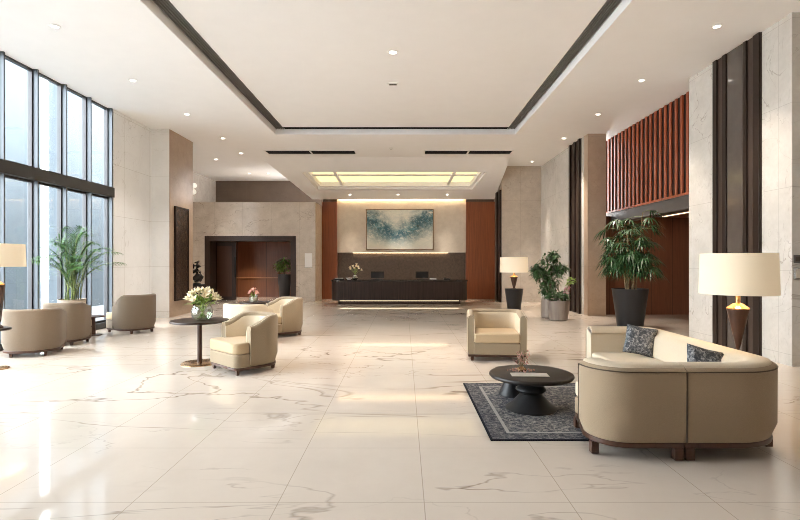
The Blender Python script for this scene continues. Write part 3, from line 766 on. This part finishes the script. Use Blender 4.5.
for k in range(10):
    u0, u1 = -.22+.044*k, -.22+.044*(k+1)
    f = lambda u: .004+.012*(abs(math.sin(abs(u)/.22*PI*.5+.2))**.5)*(1-abs(u)/.3)
    m.add([(u0, -.10, 0), (u1, -.10, 0), (u1, .10, 0), (u0, .10, 0), (u0, -.10, f(u0)), (u1, -.10, f(u1)), (u1, .10, f(u1)), (u0, .10, f(u0))], [(0, 3, 2, 1), (4, 5, 6, 7), (0, 1, 5, 4), (2, 3, 7, 6), (1, 2, 6, 5), (3, 0, 4, 7)])
m.build('pages', 'paper', t)
MB().box(-.225, .225, -.104, .104, -.0, .0015).build('cover', 'leg_wood', t)
t = empty('twig_ornament', (1.25, 5.42, ZT)); tag(t, 'pinkish dried twig sprig in a small holder on the round coffee table', 'ornament')
MB().lathe([(.045, 0), (.05, .01), (.05, .03), (.03, .045), (.022, .05)], 20).build('holder', 'bronze_base', t, smooth=True)
m = MB(); m2 = MB(); rr = random.Random(4)
for k in range(13):
    a = rr.uniform(0, 2*PI); L_ = rr.uniform(.10, .21); e = rr.uniform(.03, .09)
    tip = Vector((e*math.cos(a), e*math.sin(a), L_)); m.tube([(0, 0, .04), tip*.5+Vector((0, 0, .025)), tip+Vector((0, 0, .01))], .0025, 5)
    for q in range(4): m2.sphere(tip*(.65+.12*q)+Vector((rr.uniform(-.014, .014), rr.uniform(-.014, .014), .01)), rr.uniform(.006, .012), 8, 5)
for k in range(26):
    a = rr.uniform(0, 2*PI); d_ = rr.uniform(.04, .15); m2.sphere((d_*math.cos(a), d_*.6*math.sin(a), .012), rr.uniform(.007, .012), 8, 5)
m.build('stems', 'cane', t); m2.build('blossoms', 'twig_pink', t, smooth=True)

# ------------------------------------------------------------------ lamps
def lamp(label, x, y, z, rs, hs, body, total, group=None, e=18, name='floor_lamp', base=True):
    """body = list of (r, z) for the tapered body; shade from total-hs to total"""
    t = empty(name, (x, y, z)); tag(t, label, 'lamp', group)
    zb = total-hs
    m = MB(); n = 48
    m.lathe([(rs, zb), (rs*.965, total), (rs*.965-.006, total), (rs-.006, zb), (rs, zb)], n, closed_top=False, closed_bot=False)
    m.build('lamp_shade', 'shade', t, smooth=True)
    b0, b1 = body[0][1], body[-1][1]
    MB().lathe(body, 32).build('lamp_body', 'lamp_body', t, smooth=True, angle=30)
    rt = body[-1][0]
    MB().lathe([(rt, b1), (rt*1.02, b1+.012), (rt*.45, b1+.055), (.022, b1+.06), (.022, zb+hs*.5)], 28).build('cap', 'gold', t, smooth=True, angle=40)
    if base:
        MB().lathe([(.012, .02), (.012, b0+.01)], 14).build('stem', 'leg_wood', t, smooth=True)
        MB().lathe([(.17, 0), (.17, .012), (.15, .022), (.02, .026)], 36).build('base', 'bronze', t, smooth=True)
    m = MB()
    for k in range(3):
        a = 2*PI*k/3; m.tube([(0, 0, zb+hs*.5), (rs*.97*math.cos(a), rs*.97*math.sin(a), zb+hs*.5)], .004, 6)
    m.build('shade_ring', 'gold', t)
    m = MB(); m.sphere((0, 0, zb+hs*.58), .04); m.build('bulb', emitter('bulb_glow', (1, .8, .55), 6), t, smooth=True)
    light('POINT', 'bulb_light', (0, 0, zb+hs*.72), e, (1, .74, .45), t, shadow_soft_size=.08)
    return t
d = 5.1
lamp('large floor lamp with a wide cream drum shade behind the sofa', xa(738, d), d, 0, .345, .405, [(.012, .66), (.02, .70), (.10, 1.08)], za(253.5, d), e=28)
# left lamp on its round table
d = 7.4; lx = xa(-3, d)
t = empty('side_table', (lx, d, 0)); tag(t, 'dark round side table under the lamp at the left edge', 'side table')
MB().lathe([(.16, .56), (.17, .57), (.17, .585), (.16, .595)], 40).build('tabletop', 'dark_wood', t, smooth=True); MB().lathe([(.03, .02), (.03, .56)], 20).build('column', 'leg_wood', t, smooth=True); MB().lathe([(.15, 0), (.15, .012), (.14, .02)], 36).build('base', 'bronze_base', t, smooth=True)
lamp('table lamp with a cream shade cut off by the left edge', lx, d, .595, .345, .33, [(.075, 0), (.075, .02), (.03, .05), (.05, .10), (.095, .62)], za(244, d)-.595, e=18, name='table_lamp', base=False)
# far lamp on a charcoal pedestal
pxc = 514; d = 16.6; x = xa(pxc, d)
t = empty('pedestal', (x, d, 0)); tag(t, 'charcoal tapered pedestal under the far lamp near the marble pillar', 'pedestal')
MB().lathe([(.21, 0), (.215, .02), (.295, .655), (.30, .67)], 40).build('body', 'pot_dark', t, smooth=True); MB().lathe([(.30, .67), (.30, .68)], 40).build('top', 'black', t)
lamp('far table lamp with a cream drum shade on a charcoal pedestal', x, d, .68, .46, .50, [(.06, 0), (.06, .015), (.035, .03), (.12, .38)], za(257, d)-.68, e=22, name='table_lamp', base=False)

# ------------------------------------------------------------------ round tables with flowers
def ped_table(label, x, y, r, h, rb):
    t = empty('round_table', (x, y, 0)); tag(t, label, 'table', 'dark round tables on a single column')
    MB().lathe([(r*.93, h-.035), (r*.99, h-.028), (r, h-.014), (r*.99, h)], 56).build('tabletop', 'dark_wood', t, smooth=True, angle=50)
    MB().lathe([(.036, .02), (.036, h-.034)], 24).build('column', 'leg_wood', t, smooth=True)
    MB().lathe([(rb, 0), (rb, .012), (rb*.95, .022), (.05, .028)], 48).build('base', 'bronze_base', t, smooth=True)
T1 = (xa(199.7, 7.78), 7.78); T2 = (xa(255, 11.3), 11.3)
ped_table('dark round table holding the glass vase of white lilies', *T1, .425, .665, .27)
ped_table('dark round table far behind, holding the small pink posy', *T2, .335, .665, .22)
ped_x = xa(93, 10.8)
t = empty('side_table', (ped_x, 10.8, 0)); tag(t, 'low round wooden side table beside the potted palm', 'side table')
MB().lathe([(.22, .385), (.23, .39), (.23, .405), (.225, .41)], 40).build('tabletop', 'leg_wood', t, smooth=True); MB().lathe([(.05, .02), (.045, .385)], 20).build('column', 'leg_wood', t, smooth=True); MB().lathe([(.17, 0), (.17, .015), (.16, .02)], 36).build('base', 'leg_wood', t, smooth=True)

v = empty('vase', (T1[0]+.04, T1[1], .665)); tag(v, 'round clear glass vase holding white lilies', 'vase')
MB().lathe([(.08, 0), (.125, .015), (.155, .07), (.16, .12), (.145, .18), (.12, .225), (.115, .225), (.14, .18), (.154, .12), (.15, .075), (.12, .022), (.02, .018)], 36, closed_top=True).build('bowl', 'vase_glass', v, smooth=True)
MB().lathe([(.118, .02), (.148, .07), (.152, .12), (.146, .15)], 36).build('water', glass_pane('water', (.93, .96, .92), .5), v, smooth=True)
def bouquet(label, loc, nf, spread, hmin, hmax, petal, leafm, fs, seed, zs, cat='flowers', leaves=46, lw=.035):
    rr = random.Random(seed)
    b = empty('bouquet', loc); tag(b, label, cat)
    st = MB(); lf = MB(); heads = []
    for k in range(nf):
        a = 2.4*k+rr.uniform(-.3, .3); rad = spread*math.sqrt((k+.5)/nf); h = hmin+(hmax-hmin)*(1-(rad/spread)**2)*rr.uniform(.75, 1)+rr.uniform(0, .02)
        tip = Vector((rad*math.cos(a), rad*math.sin(a), h)); heads.append(tip)
        st.tube([(-tip.x*.25, -tip.y*.25, zs), (tip.x*.25, tip.y*.25, (zs+h)*.5), tip], .004, 5)
    st.build('stems', leafm, b)
    for k in range(leaves):
        a = rr.uniform(0, 2*PI); e = rr.uniform(-.1, 1.5); d_ = Vector((math.cos(a), math.sin(a), e)); s_ = rr.uniform(.1, .75)*spread
        lf.leaf((s_*math.cos(a), s_*math.sin(a), rr.uniform(hmin*.75, hmax*.75)), d_, rr.uniform(.7, 1.2)*spread*.6, lw, droop=.2)
    lf.build('leaves', leafm, b)
    for tip in heads:
        m = MB(); ax = (Vector((tip.x, tip.y, spread*.9))).normalized()
        q = ax.to_track_quat('Z', 'Y')
        for j in range(6):
            a = 2*PI*j/6+rr.uniform(-.1, .1); op = .75 if j % 2 else .5
            d_ = q @ Vector((math.cos(a)*op, math.sin(a)*op, .8)); m.leaf(tip-ax*fs*.3, d_, fs, fs*.5, up=ax, droop=.05)
        m.sphere(tip, fs*.16, 8, 5); m.build('blossom', petal, b)
    return b
bouquet('bunch of white and green lilies in the glass vase', (T1[0]+.04, T1[1], .675), 17, .24, .29, .46, 'petal', 'bouquet_leaf', .12, 3, .03, leaves=95, lw=.04)
v = empty('vase', (T2[0]-.03, T2[1], .665)); tag(v, 'small glass vase on the far round table', 'vase')
MB().lathe([(.07, 0), (.095, .01), (.10, .06), (.085, .14), (.09, .15), (.08, .15), (.078, .14), (.09, .06), (.085, .018), (.01, .015)], 28).build('bowl', 'vase_glass', v, smooth=True)
MB().lathe([(.083, .016), (.09, .06), (.083, .1)], 24).build('water', 'pot_beige', v)
bouquet('small posy of pink blossoms on the far round table', (T2[0]-.03, T2[1], .675), 11, .10, .17, .27, 'petal_pink', 'bouquet_leaf', .075, 5, .02, leaves=16, lw=.025)

# ------------------------------------------------------------------ plants
def pot(t, prof, mat, n=40):
    MB().lathe(prof, n).build('pot', mat, t, smooth=True, angle=40)
def palm(label, x, y, pr, ph, nfr, reach, height, seed):
    rr = random.Random(seed); t = empty('potted_palm', (x, y, 0)); tag(t, label, 'plant')
    pot(t, [(pr*.7, 0), (pr*.76, .02), (pr*.97, ph-.02), (pr, ph), (pr*.93, ph), (pr*.9, ph-.05), (.01, ph-.05)], 'pot_beige')
    MB().lathe([(pr*.89, ph-.055), (pr*.85, ph-.03), (.01, ph-.025)], 28).build('soil', 'soil', t, smooth=True)
    st = MB(); lf = MB()
    for k in range(nfr):
        a = 2.399*k+rr.uniform(-.25, .25); q = (k+.5)/nfr
        rad = reach*(.25+.75*q)*rr.uniform(.85, 1.1); top = height*(1.02-.50*q)*rr.uniform(.9, 1.08)
        b = Vector((.12*rr.uniform(-1, 1), .12*rr.uniform(-1, 1), ph-.04)); u = Vector((math.cos(a), math.sin(a), 0)); side = Vector((-u.y, u.x, 0))
        pts = []
        n = 16
        for i in range(n+1):
            s = i/n; rr_ = rad*(s**1.5); z = top*(1.72*s-.72*s**2.6) if q < .6 else top*(1.9*s-.9*s**2.2)
            p = b+u*rr_+Vector((0, 0, z))
            if x+p.x < XL+.12: p.y -= (XL+.12-x-p.x)*1.3; p.x = XL+.12-x+rr.uniform(0, .03)
            pts.append(p)
        st.tube(pts, .010, 5, .002)
        for i in range(4, n+1):
            for e in (0, .5):
                if i == n and e: continue
                p = pts[i] if not e else (pts[i]+pts[i+1])*.5
                d = (pts[min(i+1, n)]-pts[i-1]).normalized(); s = i/n
                Lf = .34*math.sin(PI*(.15+.8*(s-.3)/.7))*rr.uniform(.85, 1.1)+.12
                for sg in (-1, 1):
                    dv = d*.85+side*sg*.9+Vector((0, 0, .12)); 
                    tip = p+dv.normalized()*Lf
                    if x+tip.x < XL+.03: continue
                    lf.leaf(p, dv, Lf, .0165, droop=.45)
    st.build('stems', 'palm_stem', t, smooth=True); lf.build('fronds', 'palm', t)
    return t
palm('tall feathery palm in a beige pot by the windows', -6.72, 10.32, .255, .80, 32, .90, 1.36, 11)

def rhapis(label, x, y):
    rr = random.Random(21); t = empty('potted_tree', (x, y, 0)); tag(t, label, 'plant')
    ph = .93; pot(t, [(.27, 0), (.28, .02), (.40, ph-.01), (.405, ph), (.375, ph), (.365, ph-.06), (.01, ph-.06)], 'pot_dark')
    MB().lathe([(.36, ph-.065), (.34, ph-.035), (.01, ph-.03)], 28).build('soil', 'soil', t)
    lf = MB(); pe = MB()
    for k in range(9):
        a = 2*PI*k/9+rr.uniform(-.2, .2); r0 = rr.uniform(.04, .17); b = Vector((r0*math.cos(a), r0*math.sin(a), ph-.05)); H = (1.82, 1.55, 1.25, 1.0, 1.6, .8, 1.35, 1.1, .7)[k]
        lean = Vector((math.cos(a), math.sin(a), 0))*rr.uniform(.03, .22)
        tip = b+lean+Vector((0, 0, H))
        MB().tube([b, b+lean*.4+Vector((0, 0, H*.5)), tip], .017, 8, .011).build('cane', 'cane', t, smooth=True)
        nfan = 17
        for j in range(nfan):
            s = max(.60/H if H > .7 else .7, 1-.05*j); p = b+(tip-b)*min(1, s)
            a2 = 2.4*j+k; el = rr.uniform(-.15, .75); u = Vector((math.cos(a2), math.sin(a2), el)).normalized(); pl = rr.uniform(.14, .40)
            c = p+u*pl; pe.tube([p, p+u*pl*.5+Vector((0, 0, .02)), c], .004, 4)
            sd = Vector((-math.sin(a2), math.cos(a2), 0))
            for q in range(8):
                th = -1.15+2.3*q/7; d = u*math.cos(th)+sd*math.sin(th)+Vector((0, 0, -.12))
                lf.leaf(c, d, rr.uniform(.24, .38), .040, droop=.75)
    pe.build('petioles', 'palm_stem', t); lf.build('leaves', 'leaf_dark', t); return t
rhapis('leafy fan palm with bare canes in a tall charcoal pot before the alcove', xa(630, 11.9), 11.9)

def bush(t, clusters, n, size, mat, seed, name='leaves', width=.45):
    rr = random.Random(seed); m = MB()
    for (c, rad) in clusters:
        c = Vector(c)
        for k in range(n):
            d = Vector((rr.gauss(0, 1), rr.gauss(0, 1), rr.gauss(0, 1))).normalized(); p = c+Vector((d.x*rad[0], d.y*rad[1], d.z*rad[2]))*rr.uniform(.45, 1)
            dd = Vector((d.x+rr.uniform(-.5, .5), d.y+rr.uniform(-.5, .5), rr.uniform(-.5, .45))); L_ = size*rr.uniform(.7, 1.25)
            m.leaf(p, dd, L_, L_*width, droop=.3)
    return m.build(name, mat, t)
# two pots beside the far marble wall
d = 14.2; x = xa(549.5, d)
t = empty('potted_tree', (x, d, 0)); tag(t, 'tall leafy green shrub in the rear brown pot by the marble wall', 'plant')
pot(t, [(.19, 0), (.225, .03), (.24, .25), (.225, .50), (.20, .55), (.17, .55), (.18, .48), (.01, .48)], 'pot_stone'); MB().lathe([(.175, .475), (.16, .5), (.01, .505)], 24).build('soil', 'soil', t)
cls = [((-.02, 0, 1.52), (.24, .24, .24)), ((-.26, .0, 1.22), (.26, .24, .20)), ((.05, 0, 1.14), (.30, .26, .24)), ((.30, .05, 1.36), (.20, .18, .14)), ((-.02, 0, .92), (.24, .22, .18)), ((.10, 0, 1.72), (.13, .13, .13)), ((-.36, 0, 1.35), (.14, .14, .12))]
m = MB()
for c, r_ in cls: m.tube([(0, 0, .45), (c[0]*.3, c[1]*.3, .45+(c[2]-.45)*.55), c], .016, 6, .006)
m.build('branches', 'bark', t, smooth=True)
bush(t, cls, 170, .145, 'leaf_mid', 31)
d = 13.55; x = xa(558.5, d)
t = empty('potted_plant', (x, d, 0)); tag(t, 'wide brown pot with low green leaves and pink flowers by the bronze panel', 'plant')
pot(t, [(.20, 0), (.235, .03), (.275, .30), (.285, .48), (.275, .53), (.245, .53), (.25, .47), (.01, .47)], 'pot_stone'); MB().lathe([(.245, .465), (.22, .49), (.01, .5)], 24).build('soil', 'soil', t)
bush(t, [((-.12, -.02, .66), (.28, .22, .14)), ((-.33, 0, .80), (.14, .14, .14)), ((.08, 0, .64), (.18, .2, .12))], 110, .13, 'leaf_mid', 33)
m = MB(); 
for q in ((.24, .0, .86), (.33, .02, 1.06), (.20, .0, .76)): m.tube([(.05, 0, .48), (q[0]*.7, q[1], q[2]*.8), q], .008, 5)
m.build('stems', 'palm_stem', t)
bush(t, [((.24, 0, .84), (.07, .07, .10)), ((.20, 0, .74), (.07, .07, .06))], 26, .07, 'petal_rose', 35, 'blossoms', .8)
bush(t, [((.34, 0, 1.05), (.11, .08, .13))], 34, .11, 'bouquet_leaf', 36, 'young_leaves', .6)
# plant in the lobby opening
d = 21.2; x = xa(284.5, d)
t = empty('potted_plant', (x, d, 0)); tag(t, 'green plant in a tall grey pot inside the dark framed opening', 'plant')
pot(t, [(.19, 0), (.20, .02), (.28, 1.02), (.285, 1.04), (.25, 1.04), (.245, .98), (.01, .98)], simple('grey_pot', (.075, .078, .085), .35)); MB().lathe([(.24, .975), (.2, 1.0), (.01, 1.0)], 20).build('soil', 'soil', t)
cls = [((0, 0, 1.30), (.30, .28, .22)), ((.02, 0, 1.55), (.22, .2, .18)), ((-.18, 0, 1.42), (.2, .18, .16))]
m = MB()
for c, r_ in cls: m.tube([(0, 0, .95), (c[0]*.3, 0, 1.15), c], .014, 5, .006)
m.build('branches', 'bark', t); bush(t, cls, 90, .17, 'bouquet_leaf', 41)

# ------------------------------------------------------------------ reception desk and what is on it
DY = 18.45; DX0, DX1 = xa(329.5, DY), xa(469, DY); DZ = za(280, DY)
def rr_poly(x0, x1, y0, y1, r, n=8, back=False):
    p = []
    for k in range(n+1): a = PI+PI/2*k/n; p.append((x0+r+r*math.cos(a), y0+r+r*math.sin(a)))
    for k in range(n+1): a = 1.5*PI+PI/2*k/n; p.append((x1-r+r*math.cos(a), y0+r+r*math.sin(a)))
    p += [(x1, y1), (x0, y1)]; return p
dk = empty('reception_desk', ((DX0+DX1)/2, DY, 0)); tag(dk, 'long dark wood reception desk with rounded ends below the painting', 'reception desk')
w = (DX1-DX0)/2
MB().prism(rr_poly(-w+.03, w-.03, .02, .95, .35), .15, DZ-.06).build('body', 'desk_wood', dk, smooth=True, angle=30)
MB().prism(rr_poly(-w, w, 0, 1.0, .37), DZ-.06, DZ).build('countertop', simple('desk_top_stone', (.03, .025, .023), .12, var=.4, vscale=9), dk, bevel=.008)
MB().prism(rr_poly(-w+.25, w-.25, .22, .9, .3), 0, .15).build('plinth', 'desk_wood', dk)
MB().box(-w+.35, w-.35, .14, .17, .125, .148).build('light_strip', 'led_desk', dk)
def monitor(label, px):
    t = empty('computer_monitor', (xa(px, DY+.5), DY+.5, DZ)); tag(t, label, 'monitor', 'monitors on the reception desk')
    MB().box(-.24, .24, -.015, .015, .06, .30).build('screen', 'screen', t, bevel=.006)
    MB().box(-.02, .02, .0, .04, .01, .12).box(-.10, .10, -.06, .08, 0, .012).build('stand', 'steel', t)
    MB().box(-.2, .2, -.30, -.16, 0, .02).build('keyboard', 'black', t)
monitor('left computer monitor on the reception desk beside the flowers', 377.5)
monitor('right computer monitor on the reception desk beside the papers', 422)
t = empty('document_tray', (xa(433, DY+.3), DY+.3, DZ)); tag(t, 'white papers in a low tray right of the right monitor', 'papers')
MB().box(-.14, .14, -.1, .1, 0, .012).build('tray', 'black', t); MB().box(-.12, .12, -.085, .085, .012, .05).build('paper_stack', 'paper', t)
t = empty('telephone', (xa(447, DY+.3), DY+.3, DZ)); tag(t, 'black telephone near the right end of the reception desk', 'telephone')
MB().box(-.12, .12, -.1, .1, 0, .05).build('body', 'black', t, bevel=.01); MB().box(-.11, -.05, -.1, .1, .05, .085).build('handset', 'screen', t, bevel=.012); MB().box(-.02, .1, -.06, .06, .05, .055).build('keypad', 'steel', t)
t = empty('card_holder', (xa(339, DY+.3), DY+.3, DZ)); tag(t, 'low black holder at the left end of the reception desk', 'card holder')
MB().box(-.2, .2, -.08, .08, 0, .04).build('holder', 'black', t, bevel=.006); MB().box(-.15, .15, -.03, .03, .04, .07).build('cards', 'paper', t)
t = empty('vase', (xa(355, DY+.35), DY+.35, DZ)); tag(t, 'short silver vase on the left of the reception desk', 'vase')
MB().lathe([(.06, 0), (.10, .02), (.11, .07), (.07, .13), (.05, .15)], 24).build('body', 'steel', t, smooth=True); MB().lathe([(.052, .148), (.056, .158), (.045, .16)], 20).build('rim', 'white', t)
bouquet('pale flowers standing in the silver vase on the reception desk', (xa(355, DY+.35), DY+.35, DZ+.02), 9, .24, .32, .56, 'petal', 'bouquet_leaf', .10, 8, .1, leaves=14, lw=.04)
t = empty('bowl', (xa(349, DY+.25), DY+.25, DZ)); tag(t, 'small white bowl beside the silver vase on the reception desk', 'bowl')
MB().lathe([(.05, 0), (.09, .03), (.12, .075), (.11, .075), (.08, .035), (.01, .02)], 24).build('body', 'white', t, smooth=True); MB().lathe([(.1, .065), (.06, .08), (.01, .085)], 20).build('mints', 'paper', t)

# ------------------------------------------------------------------ pillar art, statue, chandelier, signs
ay0, ay1 = ART_D*F/(174-VX), ART_D*F/(187.5-VX)
t = empty('wall_art', (ART_D, (ay0+ay1)/2, .44)); tag(t, 'tall dark carved art panel on the side of the marble pillar', 'wall art')
h = (ay1-ay0)/2; H = 2.7
MB().box(0, .05, -h, -h+.05, 0, H).box(0, .05, h-.05, h, 0, H).box(0, .05, -h+.05, h-.05, 0, .05).box(0, .05, -h+.05, h-.05, H-.05, H).build('frame', 'bronze', t)
a = N('carved_panel'); f = a.noise(a.obj(), 5, 6, .7, 1.5)
cp = a.principled(a.ramp(f, [(.42, (.02, .012, .009)), (.56, (.075, .04, .024)), (.68, (.20, .11, .05))]), .3, .4, a.bump(f, .6, .03))
MB().box(0, .03, -h+.05, h-.05, .05, H-.05).build('panel', cp, t)
sd, sx_ = 18.4, xa(196.5, 18.4)
t = empty('plinth', (sx_, sd, 0)); tag(t, 'dark plinth under the bronze sculpture behind the pillar', 'plinth')
MB().box(-.22, .22, -.22, .22, 0, .70).build('body', 'dark_wood', t, bevel=.008); MB().box(-.24, .24, -.24, .24, .70, .74).build('top', 'black', t)
t = empty('sculpture', (sx_, sd, .741)); tag(t, 'black bronze abstract sculpture on a plinth beside the dark framed opening', 'sculpture')
m = MB()
def blob(m, pts): 
    for (c, r_) in pts: m.sphere(c, r_, 12, 8)
MB().lathe([(.15, 0), (.15, .03), (.12, .04)], 24).build('base', 'black', t)
m.tube([(0, 0, .07), (-.05, 0, .17), (.07, 0, .32), (-.03, 0, .50), (.06, 0, .66), (.02, 0, .82)], .16, 10, .10)
m.tube([(.10, 0, .14), (.20, 0, .28), (.12, 0, .46)], .08, 8, .05); m.tube([(-.10, 0, .40), (-.17, 0, .55), (-.08, 0, .72)], .07, 8, .04)
m.build('figure', 'bronze_statue', t, smooth=True)
cx, cy, cz = xa(188, 17.4), 17.4, za(188.5, 17.4)
t = empty('chandelier', (cx, cy, CEIL)); tag(t, 'white globe chandelier peeking out behind the marble pillar', 'chandelier')
MB().lathe([(.08, 0), (.08, -.03), (.012, -.04), (.012, cz-CEIL+.2)], 16).build('rod', 'gold', t)
for k in range(10):
    a = 2*PI*k/5; r_ = .21 if k < 5 else .18; zz = cz-CEIL+(.10 if k < 5 else -.10)
    m = MB(); m.sphere((r_*math.cos(a+k//5*.6), r_*math.sin(a+k//5*.6), zz), .095, 14, 9); m.build('globe', 'globe', t, smooth=True)
t = empty('wall_plaque', (xa(308.5, PY), PY, za(267.5, PY))); tag(t, 'white rectangular plaque on the marble wall right of the opening', 'sign')
MB().box(-.14, .14, -.02, 0, 0, .55).build('plate', 'white', t, bevel=.004); MB().box(-.15, .15, -.012, 0, -.01, 0).build('edge', 'steel', t)
for k, (p0, p1, lab) in enumerate(((255, 263, 'upper dark wall control plate at the right edge of the marble wall'), (267.5, 279.5, 'lower grey wall control plate at the right edge of the marble wall'))):
    z0, z1 = za(p1, YN0), za(p0, YN0); x0 = xa(793.5, YN0)
    t = empty('switch_plate', (x0+.1, YN0, z0)); tag(t, lab, 'switch', 'wall control plates')
    MB().box(-.1, .1, -.015, 0, 0, z1-z0).build('plate', 'lintel' if k == 0 else 'steel', t, bevel=.003)
    for q in range(2): MB().box(-.08+.085*q, -.01+.085*q, -.02, -.015, .025, z1-z0-.025).build('button', 'bronze_brown' if k == 0 else 'paper', t)

# ------------------------------------------------------------------ light
w = bpy.data.worlds.new('sky'); scene.world = w; w.use_nodes = True
bg = w.node_tree.nodes['Background']; bg.inputs[0].default_value = (.92, .96, 1.0, 1); bg.inputs[1].default_value = 13

# ------------------------------------------------------------------ camera
cd = bpy.data.cameras.new('camera'); cam = bpy.data.objects.new('camera', cd); col.objects.link(cam)
cam.location = (0, 0, HC); cam.rotation_euler = (PI/2, 0, 0)
cd.sensor_width = 36; cd.lens = F/800*36; cd.shift_x = -4/800; cd.shift_y = 2/800; cd.clip_end = 200
scene.camera = cam
vs_ = scene.view_settings
vs_.view_transform = 'Standard'; vs_.look = 'None'; vs_.gamma = 1; vs_.exposure = 0.45; vs_.use_curve_mapping = False
scene.cycles.use_denoising = True; scene.cycles.filter_width = .9
scene.cycles.max_bounces = 10; scene.cycles.diffuse_bounces = 6; scene.cycles.transparent_max_bounces = 16
